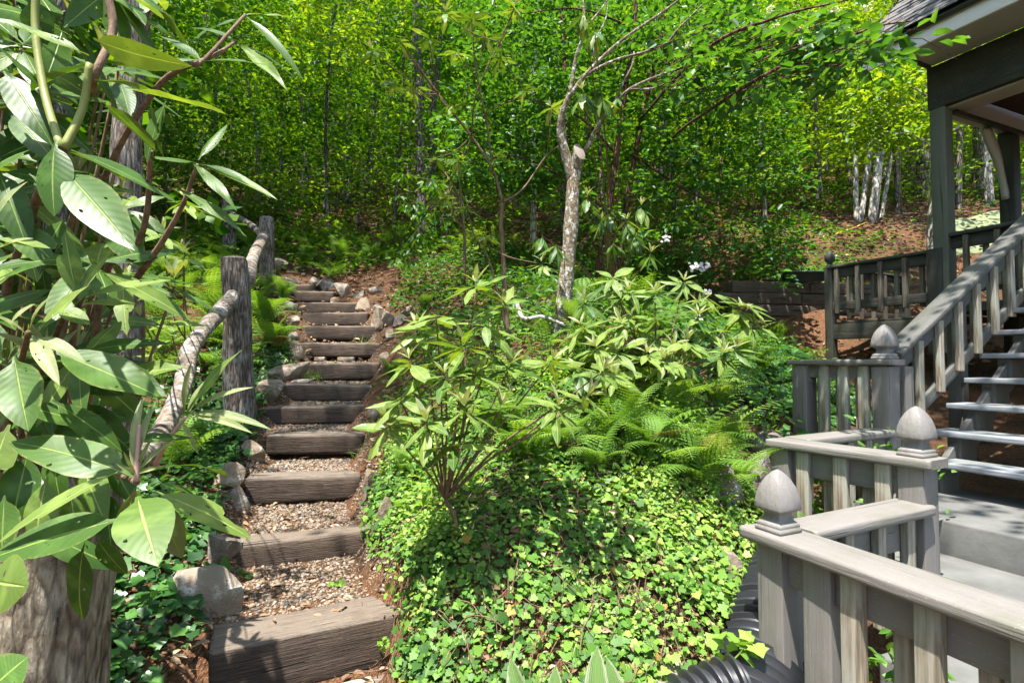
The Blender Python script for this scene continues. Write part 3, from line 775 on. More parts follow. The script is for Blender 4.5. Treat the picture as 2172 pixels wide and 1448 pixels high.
# ------------------------------------------------------------------ taupe zigzag railing beside the concrete steps
TH = math.radians(25)
UD = Vector((math.cos(TH), math.sin(TH), 0)); VD = Vector((-math.sin(TH), math.cos(TH), 0)); ZU = Vector((0, 0, 1))
def uv(u, v, z): return UD * u + VD * v + ZU * z
R_UV = np.array([[UD.x, VD.x, 0], [UD.y, VD.y, 0], [0, 0, 1]])
def finial_mesh(w):
    """square post cap: stacked plinth, waist and pointed dome"""
    prof = [(.50, 0), (.52, .03), (.52, .14), (.47, .16), (.48, .20), (.48, .27), (.44, .31), (.35, .40), (.31, .52), (.32, .62), (.42, .70), (.515, .74), (.525, .80), (.515, .98), (.475, 1.25), (.395, 1.54), (.27, 1.80), (.12, 2.0), (.02, 2.07)]
    V = []
    for r, z in prof:
        b = r * .99
        V += [(r, -b, z), (r, b, z), (b, r, z), (-b, r, z), (-r, b, z), (-r, -b, z), (-b, -r, z), (b, -r, z)]
    V = np.array(V) * w
    f = [grid_faces(len(prof), 8, True), np.arange(8)[None, ::-1], (np.arange(8) + 8 * (len(prof) - 1))[None]]
    me = np_mesh("finial", V, f, M['paint_cap'], False)
    return me
FIN = finial_mesh(0.122)
def finial(p, parent, s=1.0, rz=TH):
    o = link("finial", FIN, parent, Matrix.Translation(Vector(p)) @ Matrix.Rotation(rz, 4, 'Z') @ Matrix.Scale(s, 4))
    return o
def post_obj(x, y, z0, z1, w, parent, mat='paint', name="post"):
    return beam_obj(name, (x, y, z0), (x, y, z1), w, w, M[mat], parent, 0.006, 0.0012, up=tuple(UD))
def rail_run(parent, a, b, ztop, zbot, cap_w=.19, cap_t=.045, fas=.14, nb=4, bal=True, mat='paint', cap_ext=(0.0, 0.0), side=1, bw=.075, first=.18, bottom_rail=False):
    """cap board, rail under it and balusters nailed alternately to both faces"""
    a = Vector((a[0], a[1], 0)); b = Vector((b[0], b[1], 0))
    d = (b - a).normalized(); n = Vector((-d.y, d.x, 0)); L = (b - a).length
    beam_obj("cap_rail", a - d * cap_ext[0] + ZU * (ztop - cap_t / 2), b + d * cap_ext[1] + ZU * (ztop - cap_t / 2), cap_w, cap_t, M[mat], parent, 0.012, 0.0028, nst=20)
    beam_obj("rail", a + ZU * (ztop - cap_t - fas / 2 - .002), b + ZU * (ztop - cap_t - fas / 2 - .002), .042, fas, M[mat], parent, 0.005, 0.001)
    if bottom_rail:
        beam_obj("bottom_rail", a + ZU * (zbot + .16), b + ZU * (zbot + .16), .042, .10, M[mat], parent, 0.005, 0.001)
    if bal:
        for k in range(nb):
            s = first + (L - 2 * first) * (k / max(1, nb - 1))
            off = (.021 + .021) * (1 if k % 2 == 0 else -1) * side
            p = a + d * s + n * off
            beam_obj("baluster", p + ZU * (zbot + .08), p + ZU * (ztop - cap_t - .004), bw if k % 2 == 0 else bw * .9, .040, M['baluster_shaded' if mat == 'paint_shaded' else 'baluster'], parent, 0.005, 0.0015, up=tuple(n))
P1 = Vector((1.115, 2.40, 0)); P2 = Vector((2.05, 2.90, 0)); C2 = Vector((1.69, 3.53, 0)); P3 = Vector((2.68, 4.09, 0)); C3 = Vector((2.40, 4.68, 0))
Z1, Z2, Z3 = -.70, -.475, .02
rl = thing("zigzag_railing", "taupe painted zigzag wooden railing with pointed post caps beside the concrete steps", "railing", (P1.x, P1.y, -1.55))
a1 = Vector((math.cos(math.radians(-68)), math.sin(math.radians(-68)), 0))
E1 = P1 + a1 * 1.75
n1 = Vector((-a1.y, a1.x, 0))
rail_run(rl, P1 + a1 * .0, E1, Z1, -1.5, .205, .05, .15, 9, True, cap_ext=(.125, 0), side=-1, bw=.078, first=.36)
post_obj(P1.x, P1.y, -1.62, Z1 - .05, .125, rl)
q = P1 + a1 * .215
post_obj(q.x - n1.x * .0, q.y, -1.62, Z1 - .05, .115, rl)
finial((P1.x - .005, P1.y + .0, Z1), rl)
d1 = (P2 - P1).normalized()
rail_run(rl, P1 + d1 * .11, P2 - d1 * .02, Z1 + .002, -1.3, .19, .05, .16, 6, True, side=1, first=.16)
post_obj(P2.x, P2.y, -1.5, Z2 - .05, .125, rl)
finial((P2.x, P2.y, Z2), rl)
d2 = (C2 - P2).normalized()
rail_run(rl, P2, C2, Z2, -1.2, .19, .05, .15, 5, True, cap_ext=(.10, .08), side=1, first=.14)
post_obj(C2.x, C2.y, -1.45, Z2 - .05, .125, rl)
d3 = (P3 - C2).normalized()
rail_run(rl, C2 + d3 * .10, P3 - d3 * .05, Z2 + .002, -1.05, .18, .05, .16, 7, True, side=1, first=.17)
post_obj(P3.x, P3.y, -1.2, Z3 - .05, .125, rl)
finial((P3.x, P3.y, Z3), rl)
rail_run(rl, P3, C3, Z3, -.95, .18, .042, .10, 6, True, cap_ext=(.09, .10), side=1, first=.13)
post_obj(C3.x, C3.y, -1.0, Z3 - .042, .13, rl)
q = P3 + UD * .20
post_obj(q.x, q.y, -1.1, Z3 - .05, .10, rl)

# concrete steps (u = uphill)
cs = thing("concrete_steps", "pale weathered concrete steps climbing behind the taupe railing", "steps", uv(2.9, 1.0, -1.55))
def slab(u0, u1, v0, v1, z1, z0, name="step_slab"):
    c = uv((u0 + u1) / 2, (v0 + v1) / 2, (z0 + z1) / 2)
    V, f = rounded_beam(v1 - v0, u1 - u0, z1 - z0, .014, 30, .006, 4.0, u0 * 9)
    o = link(name, np_mesh(name, V, f, M['concrete']), cs, frame_matrix(VD, ZU, c))
    return o
slab(3.68, 4.72, -1.2, 2.50, -.91, -1.5)
slab(3.12, 3.78, -1.2, 2.40, -1.11, -1.6)
slab(2.58, 3.22, -1.2, 1.66, -1.31, -1.6)
slab(1.6, 2.68, -1.6, 1.60, -1.52, -1.66)

# wooden staircase up to the deck
st = thing("wooden_staircase", "shaded taupe open wooden staircase with slanting handrail", "staircase", uv(4.35, 2.0, -.91))
for i in range(8):
    u0, z = 4.35 + .235 * i, -.69 + .19 * i
    beam_obj("tread", uv(u0 + .14, .6, z - .02), uv(u0 + .14, 2.54, z - .02), .28, .04, M['tread'], st, .007, .0012)
    for v in (2.40, .9):
        beam_obj("tread_block", uv(u0 + .16, v, z - .235), uv(u0 + .16, v, z - .042), .20, .09, M['paint_half_shade'], st, .004, .001, up=tuple(VD))
for v in (2.40, .9):
    beam_obj("stringer", uv(4.28, v, -1.00), uv(6.1, v, .475), .042, .20, M['paint_half_shade'], st, .004, .001, up=tuple(VD.cross(uv(1.82, 0, 1.475)).normalized() * -1))
SL = .60
def hr(t, dz=0): return P3 + UD * t + ZU * (Z3 + SL * t + dz)
upn = tuple((VD.cross((UD + ZU * SL).normalized()) * -1).normalized())
beam_obj("landing_rail", P3 + UD * .06 + ZU * (Z3 - .10), P3 + UD * .22 + ZU * (Z3 - .10), .05, .115, M['paint_half_shade'], st, .005, .001)
beam_obj("handrail_cap", hr(.06, -.005), hr(2.9, -.005), .17, .045, M['paint_half_shade'], st, .012, .002, up=upn, nst=20)
beam_obj("handrail", hr(.16, -.105) + VD * .0, hr(2.88, -.105), .045, .125, M['paint_half_shade'], st, .005, .001, up=upn)
beam_obj("bottom_rail", hr(.22, -.59), hr(2.86, -.56), .045, .09, M['paint_half_shade'], st, .005, .001, up=upn)
for k in range(19):
    t = .33 + .13 * k
    s = 1 if k % 2 == 0 else -1
    p = hr(t)
    lo = .62 if k > 4 else .60
    beam_obj("baluster", p - VD * .043 * s + ZU * (-lo), p - VD * .043 * s + ZU * (-.06), .062, .038, M['baluster'], st, .005, .0015, up=tuple(VD))
for t in (1.02, 2.4):
    p = hr(t) + VD * .06
    beam_obj("post", Vector((p.x, p.y, p.z - 1.3)), Vector((p.x, p.y, p.z - .06)), .10, .10, M['paint_half_shade'], st, .005, .001, up=tuple(VD))
for v in (-.6,):
    pass
beam_obj("landing_board", uv(6.6, .4, .60), uv(6.6, 2.54, .60), 1.0, .05, M['tread'], st, .006, .001)

# ------------------------------------------------------------------ upper deck
PU = Vector((4.27, 7.60, 0)); PQ = Vector((4.86, 6.35, 0))
dk = thing("upper_deck", "shaded wooden deck with low railing above the timber retaining wall", "deck", (PU.x, PU.y, .2))
ZR = 1.28
beam_obj("rim_board", PU + ZU * .40 + VD * .05, PQ - VD * .05 + ZU * .40, .05, .20, M['paint_shaded'], dk, .004, .001)
for k in range(11):
    u0 = .08 + k * .148
    beam_obj("deck_board", PU + UD * (u0) + ZU * .52, PQ + UD * (u0) + ZU * .52, .140, .03, M['paint_shaded'], dk, .004, .001)
rail_run(dk, PU, PQ, ZR, .56, .14, .04, .12, 9, True, mat='paint_shaded', side=-1, bw=.055, first=.12)
beam_obj("bottom_rail", PU + ZU * .74, PQ + ZU * .74, .05, .11, M['paint_shaded'], dk, .004, .001)
FR = PU + UD * 1.62
rail_run(dk, PU + UD * .05, FR, ZR - .02, .50, .12, .035, .07, 11, True, mat='paint_shaded', side=1, bw=.05, first=.13)
beam_obj("bottom_rail", PU + ZU * .66 + UD * .05, FR + ZU * .66, .045, .06, M['paint_shaded'], dk, .004, .001)
for p in (PU, FR):
    post_obj(p.x, p.y, .0 if p is PU else .4, ZR - .0 if p is PU else ZR - .02, .105, dk, 'paint_shaded')
def ball_finial(p, parent):
    prof = [(.050, 0), (.055, .015), (.03, .03), (.028, .045), (.058, .075), (.066, .11), (.060, .145), (.038, .185), (.008, .215)]
    ang = np.arange(12) * math.pi / 6
    V = np.array([[r * math.cos(a), r * math.sin(a), z] for r, z in prof for a in ang])
    me = np_mesh("finial", V, [grid_faces(len(prof), 12, True), (np.arange(12) + 12 * (len(prof) - 1))[None]], M['paint_shaded'])
    link("finial", me, parent, Matrix.Translation(Vector(p)))
ball_finial((PU.x, PU.y, ZR + .0), dk); ball_finial((FR.x, FR.y, ZR - .02), dk)
w2 = PQ - VD * .0
post_obj(PQ.x - .10 * VD.x * -1, PQ.y + .05, .1, ZR, .16, dk, 'paint_shaded')

# ------------------------------------------------------------------ porch of the house
hs = thing("house_porch", "porch corner of a dark olive house with beige soffit and shingled roof", "house", (PQ.x, PQ.y, .3))
post_obj(PQ.x, PQ.y, .1, 2.86, .155, hs, 'porch_post', "porch_post")
beam_obj("porch_beam", PQ + ZU * 3.105 + VD * .09, PQ - VD * 5.2 + ZU * 3.105, .17, .49, M['dark_trim'], hs, .004, .001)
beam_obj("beam_trim", PQ + ZU * 2.853 + VD * .07 + UD * .14, PQ - VD * 5.2 + ZU * 2.853 + UD * .14, .30, .022, M['soffit'], hs, .003, .0005)
beam_obj("gable_beam", PQ + UD * .09 + ZU * 2.95, PQ + UD * 4.2 + ZU * 2.95, .14, .24, M['soffit'], hs, .004, .001)
beam_obj("gable_trim", PQ + UD * .09 + ZU * 2.81 - VD * .09, PQ + UD * 4.2 + ZU * 2.81 - VD * .09, .05, .05, M['dark_trim'], hs, .004, .001)
beam_obj("porch_ceiling", PQ + UD * 2.3 - VD * .1 + ZU * 3.06, PQ + UD * 2.3 - VD * 5.2 + ZU * 3.06, 4.0, .04, M['red_brown'], hs, .003, .0005)
q2 = PQ + UD * 1.42
post_obj(q2.x, q2.y, .1, 2.84, .16, hs, 'dark_trim', "porch_post")
# porch floor, wall and railing
beam_obj("porch_floor", PQ + UD * 2.0 + ZU * .60 + VD * .05, PQ + UD * 2.0 - VD * 5 + ZU * .60, 3.9, .10, M['paint_shaded'], hs, .004, .001)
beam_obj("house_wall", PQ + UD * 2.6 - VD * 1.9 + ZU * 1.85, PQ + UD * 2.6 - VD * 5.0 + ZU * 1.85, .12, 2.38, M['red_brown'], hs, .004, .001)
rr = PQ - VD * 2.4
rail_run(hs, PQ - VD * .07, rr, 1.43, .72, .15, .045, .13, 15, True, mat='paint_shaded', side=-1, bw=.055, first=.16)
beam_obj("bottom_rail", PQ + ZU * .80 - VD * .07, rr + ZU * .80, .05, .09, M['paint_shaded'], hs, .004, .001)
# curved bracket under the gable beam
mb = MB()
bp = [q2 + UD * (-.52) + ZU * 2.80, q2 + UD * (-.40) + ZU * 2.66, q2 + UD * (-.26) + ZU * 2.46, q2 + UD * (-.16) + ZU * 2.20, q2 + UD * (-.09) + ZU * 2.0]
bp = spline([np.array(b) for b in bp], 14)
wb = .05 + .02 * np.sin(np.linspace(0, 6.3, 14))
tt = np.gradient(bp, axis=0); tt /= np.linalg.norm(tt, axis=1)[:, None]
nn = np.cross(tt, np.array(VD))
Vb = np.stack([bp + nn * wb[:, None] + np.array(VD) * .03, bp - nn * wb[:, None] + np.array(VD) * .03, bp - nn * wb[:, None] - np.array(VD) * .03, bp + nn * wb[:, None] - np.array(VD) * .03], 1).reshape(-1, 3)
link("bracket", np_mesh("bracket", Vb, [grid_faces(14, 4, True), np.array([[3, 2, 1, 0]]), np.array([[52, 53, 54, 55]])], M['soffit'], False), hs)
# eave: flat soffit, fascia and steep shingled slope
OV = .66
def hp(du, dv, z): return PQ + UD * du + VD * dv + ZU * z
beam_obj("soffit", hp(-OV / 2 - .04, .02, 3.365), hp(-OV / 2 - .04, -5.2, 3.365), OV - .09, .025, M['soffit'], hs, .003, .0005)
beam_obj("soffit_edge", hp(-.10, .045, 3.35), hp(-OV + .02, .045, 3.35), .04, .05, M['dark_trim'], hs, .003, .0005)
beam_obj("fascia", hp(-OV, .45, 3.44), hp(-OV, -5.2, 3.44), .03, .20, M['white_trim'], hs, .003, .0005)
SLP = math.radians(44)
rd = (UD * math.cos(SLP) + ZU * math.sin(SLP)); rn = (ZU * math.cos(SLP) - UD * math.sin(SLP))
ro = link("roof_deck", None, hs) if False else beam_obj("roof_deck", hp(-OV - .03, .47, 3.54) + rd * 1.45, hp(-OV - .03, -5.2, 3.54) + rd * 1.45, 3.0, .05, M['dark_trim'], hs, .003, .0005, up=tuple(rn))
beam_obj("rake_board", hp(-OV, .46, 3.46) + rd * .0, hp(-OV, .46, 3.46) + rd * 2.9, .16, .03, M['white_trim'], hs, .003, .0005, up=tuple(VD))
Vs, fs = rounded_beam(.30, .21, .012, .003, 3, 0.0)
shing = [np_mesh("shingle", Vs * np.array([1, 1, k]), fs, M['shingle'], False) for k in (1.0, 1.5, .8)]
nsh = 0
for row in range(10):
    for k in range(27):
        if nsh >= 290: break
        tp = hp(-OV - .06, .46 - .15 - k * .205 + (.1 if row % 2 else 0), 3.575) + rd * (.04 + row * .135) + rn * (.012 + random.uniform(0, .006))
        if (tp - PQ).dot(VD) < -3.6: continue
        m4 = frame_matrix((rd - rn * .06).normalized(), tuple(rn), tp + rd * .09)
        link("shingle", random.choice(shing), hs, m4 @ Matrix.Rotation(random.uniform(-.02, .02), 4, 'Z'))
        nsh += 1

# ------------------------------------------------------------------ retaining wall of ties behind the deck
rw = thing("retaining_wall", "low retaining wall of stacked dark railway ties behind the deck", "wall", at(1760, 690, 9.0))
wd = Vector((1, .13, 0)).normalized()
w0 = at(1548, 640, 9.0); w0.z = 0
lens = [1.5, 1.15, 1.5, 1.4, 1.3]
for row in range(5):
    s = -.25 if row % 2 else 0.0
    for k in range(4):
        L = lens[(k + row) % 5] * 1.02
        p = w0 + wd * s
        zc = .44 + row * .188
        if p.x < 9:
            beam_obj("tie", p + ZU * (zc + random.uniform(-.008, .008)), p + wd * (L - .012) + ZU * (zc + random.uniform(-.008, .008)), .19, .18, M['tie_top'], rw, .018, .008)
        s += L
# planter box on the wall
pl = thing("planter_box", "dark teal trough planter standing on the tie wall", "planter", at(1705, 602, 9.05))
pc = at(1706, 600, 9.05); pc.z = w0.z + .44 + 4 * .188 + .095
def trough(L, W, H, t, taper):
    def ring(l, w_, z): return [(-l, -w_, z), (l, -w_, z), (l, w_, z), (-l, w_, z)]
    V = ring(L / 2 * taper, W / 2 * taper, 0) + ring(L / 2, W / 2, H * .86) + ring(L / 2 + .012, W / 2 + .012, H * .86) + ring(L / 2 + .012, W / 2 + .012, H) + ring(L / 2 - t, W / 2 - t, H) + ring(L / 2 - t, W / 2 - t, H * .8)
    return np.array(V), [grid_faces(6, 4, True), np.array([[3, 2, 1, 0]]), np.array([[20, 21, 22, 23]])]
V, f = trough(.66, .2, .155, .012, .9)
link("box", np_mesh("box", V, f, M['planter'], False), pl, Matrix.Translation(pc))
mb = MB(); mb.box(pc + ZU * .128, (.31, .085, .006))
link("soil", mb.mesh("soil", M['soil']), pl)

# ------------------------------------------------------------------ pale green painted bank behind the porch
gxx, gyy = np.meshgrid(np.linspace(0, 1, 60), np.linspace(0, 1, 36), indexing='ij')
X = 6.75 + gxx * 6.5; Y = 9.75 + gyy * (1.1 + 1.5 * gxx) + .12 * np.sin(gxx * 17) * (gyy - .5)
Z = hfield(X.ravel(), Y.ravel()) + .05 + .09 * noise3(np.stack([X.ravel() * 1.5, Y.ravel() * 1.5, 0 * X.ravel()], -1), 2.2)
edge = np.minimum(np.minimum(gxx, 1 - gxx) * 8, np.minimum(gyy, 1 - gyy) * 6).ravel()
Z -= .16 * np.clip(1 - edge, 0, 1)
me = np_mesh("painted_bank", np.stack([X.ravel(), Y.ravel(), Z], -1), [grid_faces(60, 36)[:, ::-1]], M['shotcrete'])
tag(link("painted_bank", me), "pale green coated earth bank behind the porch post", "bank")

# ------------------------------------------------------------------ corrugated drain pipe halves
def pipe(p0, p1, p2, R, label, a0, a1):
    P = spline([np.array(p0), np.array(p1), np.array(p2)], 150)
    s = np.concatenate([[0], np.cumsum(np.linalg.norm(np.diff(P, axis=0), axis=1))])
    t = np.gradient(P, axis=0); t /= np.linalg.norm(t, axis=1)[:, None]
    side = np.cross(t, [0, 0, 1.0]); side /= np.linalg.norm(side, axis=1)[:, None]
    up = np.cross(side, t)
    ph = (s / .048) % 1.0
    cor = np.clip(1.5 - np.abs(ph - .5) * 5, 0, 1)
    rad = R + .024 * cor
    ang = np.radians(np.linspace(a0, a1, 20))
    rows = []
    for off in (0, -.006):
        rows.append(P[:, None, :] + (rad + off)[:, None, None] * (np.cos(ang)[None, :, None] * side[:, None, :] + np.sin(ang)[None, :, None] * up[:, None, :]))
    V = np.concatenate([rows[0], rows[1][:, ::-1]], 1)
    me = np_mesh("drain_pipe", V.reshape(-1, 3), [grid_faces(150, 40, True)], M['black_plastic'])
    try: me.set_sharp_from_angle(angle=math.radians(35))
    except Exception: pass
    return tag(link("drain_pipe", me), label, "pipe")
_o = Vector((.09, -.05, -.175))
pipe(at(1640, 1120, 3.25) + _o, at(1592, 1215, 2.85) + _o, at(1515, 1440, 2.32) + _o, .20, "black corrugated plastic drain pipe half rising beside the railing post", 55, 215)
_o = Vector((0, .03, -.115))
pipe(at(1585, 1398, 2.24) + _o, at(1535, 1412, 2.23) + _o, at(1440, 1450, 2.18) + _o, .095, "black corrugated plastic drain pipe half lying at the bottom edge of the bank", 40, 150)

# terracotta pot behind the front railing
ppos = Vector((1.48, 2.22, -1.52))
pt = thing("flower_pot", "terracotta flower pot with soil and a leafy plant behind the front railing", "pot", ppos)
prof = [(.085, 0), (.115, .17), (.130, .172), (.132, .215), (.118, .216), (.112, .18)]
ang = np.arange(24) * math.pi / 12
V = np.array([[r * math.cos(a), r * math.sin(a), z] for r, z in prof for a in ang]) + np.array(ppos)
link("pot", np_mesh("pot", V, [grid_faces(6, 24, True), np.arange(24)[None, ::-1]], M['terracotta']), pt)
V = np.array([[.113 * math.cos(a), .113 * math.sin(a), .185] for a in ang]) + np.array(ppos)
link("soil", np_mesh("soil", V, [np.arange(24)[None]], M['soil'], False), pt)

# ================================================================== vegetation
def leaf_proto(name, mat, W=.30, droop=.12, cup=.10, curl=0.0, n=10, bite=None, sharp=.8, pet=.09, wave=0.0):
    t = np.linspace(0, 1, n + 1)
    tp = np.clip((t - pet) / (1 - pet), 0, 1)
    wid = W / 2 * np.sin(math.pi * tp ** sharp) ** .80
    wid = np.maximum(wid, .012 * (1 - t) + .0005)
    ac = np.array([-1, -.5, 0, .5, 1.0])
    V = np.zeros((n + 1, 5, 3)); UVs = np.zeros((n + 1, 5, 2))
    for i in range(n + 1):
        for j, a in enumerate(ac):
            ww = wid[i]
            if bite and bite[0] <= i <= bite[1] and a * bite[2] > .6: ww *= bite[3]
            V[i, j] = (t[i], a * ww, -droop * t[i] ** 2 + cup * abs(a) * ww + wave * math.sin(t[i] * 11 + a) * abs(a) * W * .12 - curl * abs(a) ** 2 * ww)
            UVs[i, j] = (t[i], .5 + .5 * a)
    return np_mesh(name, V.reshape(-1, 3), [grid_faces(n + 1, 5)[:, ::-1]], M[mat], True, None, UVs.reshape(-1, 2))
def variants(mat):
    return [leaf_proto("leaf", mat, .31, .10, .15), leaf_proto("leaf", mat, .28, .22, .05, wave=.5), leaf_proto("leaf", mat, .33, .05, .25, wave=.4),
            leaf_proto("leaf", mat, .29, .16, -.05, .25), leaf_proto("leaf", mat, .31, .14, .12, bite=(7, 8, 1, .45)), leaf_proto("leaf", mat, .30, .26, .10)]
LV = {k: variants(k) for k in ('rh_old', 'rh_mid')}
LV['rh_new'] = [leaf_proto("leaf", 'rh_new', .20, .18, .5), leaf_proto("leaf", 'rh_new', .17, .05, .7), leaf_proto("leaf", 'rh_new', .22, .30, .35)]

def put_leaf(parent, mat, pos, d, up, L, wscale=1.0, var=None):
    me = LV[mat][random.randrange(len(LV[mat])) if var is None else var]
    m = frame_matrix(d, up, pos) @ Matrix.Diagonal((L, L * wscale, L, 1))
    return link("leaf", me, parent, m)
def whorl(parent, pos, axis, n, L, kind='old', el=(-22, 18), new=True):
    axis = Vector(axis).normalized()
    a = axis.orthogonal().normalized(); b = axis.cross(a)
    ph = random.uniform(0, 6.28)
    if kind != 'new':
        for k in range(n):
            th = ph + k * 6.283 / n + random.uniform(-.25, .25)
            e = math.radians(random.uniform(*el))
            rad = a * math.cos(th) + b * math.sin(th)
            d = rad * math.cos(e) + axis * math.sin(e)
            put_leaf(parent, 'rh_mid' if (kind == 'mid' or random.random() < .2) else 'rh_old', Vector(pos) + axis * random.uniform(-.02, .01), d, axis + rad * random.uniform(-.2, .4) + Vector((random.uniform(-.3, .3), random.uniform(-.3, .3), 0)), L * random.uniform(.75, 1.1), random.uniform(.85, 1.15))
    if new:
        m = random.randint(4, 6)
        for k in range(m):
            th = ph + .4 + k * 6.283 / m
            e = math.radians(random.uniform(38, 78))
            rad = a * math.cos(th) + b * math.sin(th)
            d = rad * math.cos(e) + axis * math.sin(e)
            put_leaf(parent, 'rh_new', Vector(pos) + axis * .02, d, axis * .3 - rad, L * random.uniform(.38, .62), random.uniform(.9, 1.3))
def stems(parent, lines, mat='twig', name="stem"):
    for pts, r0, r1 in lines:
        mb = MB(); P = spline([np.array(p) for p in pts], max(6, 5 * len(pts)))
        mb.tube(P, np.linspace(r0, r1, len(P)) * .8, 8, .04, 30)
        link(name, mb.mesh(name, M[mat], True), parent)

# ---------------- foreground rhododendron, left
fb = Vector((-1.35, 1.65, -1.4))
fr = thing("rhododendron_bush", "large rhododendron filling the left foreground with long glossy leaves", "rhododendron", fb)
def XL(bx, by, tx, ty, wpx, Db, Dt, mat='rh_old', hint=(0, -.55, .8), var=None):
    p0, p1 = at(bx, by, Db), at(tx, ty, Dt)
    L = (p1 - p0).length * 1.03
    put_leaf(fr, mat, p0, p1 - p0, hint, L, (wpx * (Db + Dt) / 2 / F) / (.30 * L), var)
for q in [
    (285, 1012, 22, 900, 105, .82, .80), (250, 1000, -25, 1130, 40, .80, .74, 'rh_mid'), (258, 1100, -30, 1168, 105, .80, .74), (292, 1052, 312, 1150, 118, .80, .70, 'rh_mid'),
    (328, 1042, 540, 1118, 72, .80, .84, 'rh_mid', (0, -.35, .9), 4), (335, 1022, 492, 1058, 45, .83, .95), (350, 990, 486, 968, 48, .85, 1.0), (255, 940, 408, 916, 45, .9, 1.0), (180, 1150, 138, 1335, 70, .84, .86, 'rh_old', (0, -.9, .2)),
    (205, 1140, 258, 1228, 48, .86, .88, 'rh_old', (0, -.9, .3)), (330, 1060, 372, 1160, 60, .9, 1.0), (285, 1035, 255, 1120, 60, .86, .95), (60, 1120, 250, 1190, 60, .95, .98),
    (198, 82, 340, 152, 62, .75, .70, 'rh_mid', (0, -.6, -.6)), (188, 118, -25, 30, 45, .75, .7, 'rh_mid', (0, -.5, .6)), (265, 188, 478, 232, 36, .76, .84, 'rh_mid', (0.1, -.25, .95)), (200, 170, 330, 180, 30, .8, .95),
    (185, 140, 60, 180, 50, .8, .9), (215, 215, 330, 310, 48, .85, .95), (118, 300, 95, 436, 80, .72, .68, 'rh_old', (0, -.8, .5)), (135, 358, 268, 503, 92, .72, .66, 'rh_old', (0, -.7, .6)), (150, 318, 380, 405, 64, .74, .80, 'rh_old', (0, -.5, .8), 4),
    (62, 318, -40, 352, 62, .72, .7), (130, 318, 272, 352, 35, .8, .9), (8, 150, 98, 268, 75, .9, .86), (322, 212, 318, 322, 58, .95, .98), (352, 215, 296, 330, 42, .97, .95), (20, 240, 120, 330, 60, .95, .9),
    (162, 622, 130, 495, 45, .95, .93, 'rh_mid'), (166, 625, 218, 530, 50, .95, .95, 'rh_mid'), (70, 600, -10, 555, 50, .9, .85, 'rh_mid'), (180, 630, 348, 577, 42, .95, 1.0, 'rh_mid'), (175, 645, 288, 640, 36, .95, 1.0, 'rh_mid'),
    (60, 712, -12, 655, 40, .82, .78, 'rh_new'), (62, 705, 76, 622, 40, .82, .80, 'rh_new'), (80, 700, 180, 603, 40, .82, .84, 'rh_mid'), (75, 715, 165, 738, 42, .82, .80, 'rh_new'), (70, 712, 112, 790, 52, .82, .76, 'rh_new'), (120, 650, 188, 682, 40, .85, .85, 'rh_mid'), (20, 690, 60, 640, 40, .8, .8, 'rh_new'),
    (110, 742, 336, 832, 88, .92, .94, 'rh_old'), (100, 765, 275, 765, 40, .95, 1.05), (30, 755, 55, 905, 80, .85, .8), (110, 850, 260, 935, 60, .98, 1.0), (40, 860, 200, 890, 60, 1.0, 1.05), (90, 840, 20, 905, 60, .95, .95), (150, 880, 330, 870, 50, 1.1, 1.2),
    (395, 882, 472, 735, 40, 1.02, 1.0, 'rh_mid'), (398, 880, 500, 798, 32, 1.02, 1.0, 'rh_new'), (400, 878, 548, 868, 34, 1.02, .98, 'rh_new'), (398, 882, 518, 892, 34, 1.02, .96, 'rh_new'), (392, 880, 402, 768, 30, 1.02, 1.0, 'rh_new'), (395, 885, 440, 790, 30, 1.02, 1.04, 'rh_new'), (385, 890, 420, 960, 16, 1.02, 1.0, 'rh_new'),
    (520, 32, 618, 18, 22, 1.2, 1.2, 'rh_mid'), (520, 35, 642, 118, 24, 1.2, 1.15), (515, 40, 405, 55, 24, 1.2, 1.15), (500, 92, 606, 178, 28, 1.2, 1.1, 'rh_mid'), (498, 90, 640, 140, 20, 1.2, 1.25), (500, 88, 400, 30, 26, 1.2, 1.2), (430, 128, 300, 108, 30, 1.1, 1.05), (432, 130, 560, 120, 26, 1.1, 1.1), (430, 130, 345, 65, 30, 1.1, 1.1),
    (425, 348, 560, 372, 24, 1.05, 1.0), (425, 350, 582, 402, 24, 1.05, 1.0, 'rh_mid'), (410, 348, 492, 408, 28, 1.05, .98), (372, 400, 512, 458, 30, 1.05, 1.0), (415, 345, 320, 320, 36, 1.05, 1.0), (420, 340, 470, 250, 28, 1.05, 1.1),
    (-10, 505, 103, 518, 38, .7, .72, 'rh_mid'), (-10, 530, 58, 495, 34, .7, .7, 'rh_new'), (-5, 460, 26, 376, 36, .7, .7, 'rh_new'), (-25, 1230, 38, 1245, 120, .6, .58, 'rh_mid', (0, -.8, .2)), (-20, 1460, 52, 1392, 110, .7, .72),
    (10, 20, 150, 60, 60, .8, .85, 'rh_mid'), (60, 0, 100, 90, 60, .8, .82), (-20, 90, 120, 190, 70, .8, .86), (0, 590, 80, 560, 46, .9, .9), (20, 470, 130, 560, 70, 1.0, 1.0), (140, 460, 60, 560, 70, 1.05, 1.0), (230, 470, 300, 560, 60, 1.1, 1.1)]:
    XL(*q)
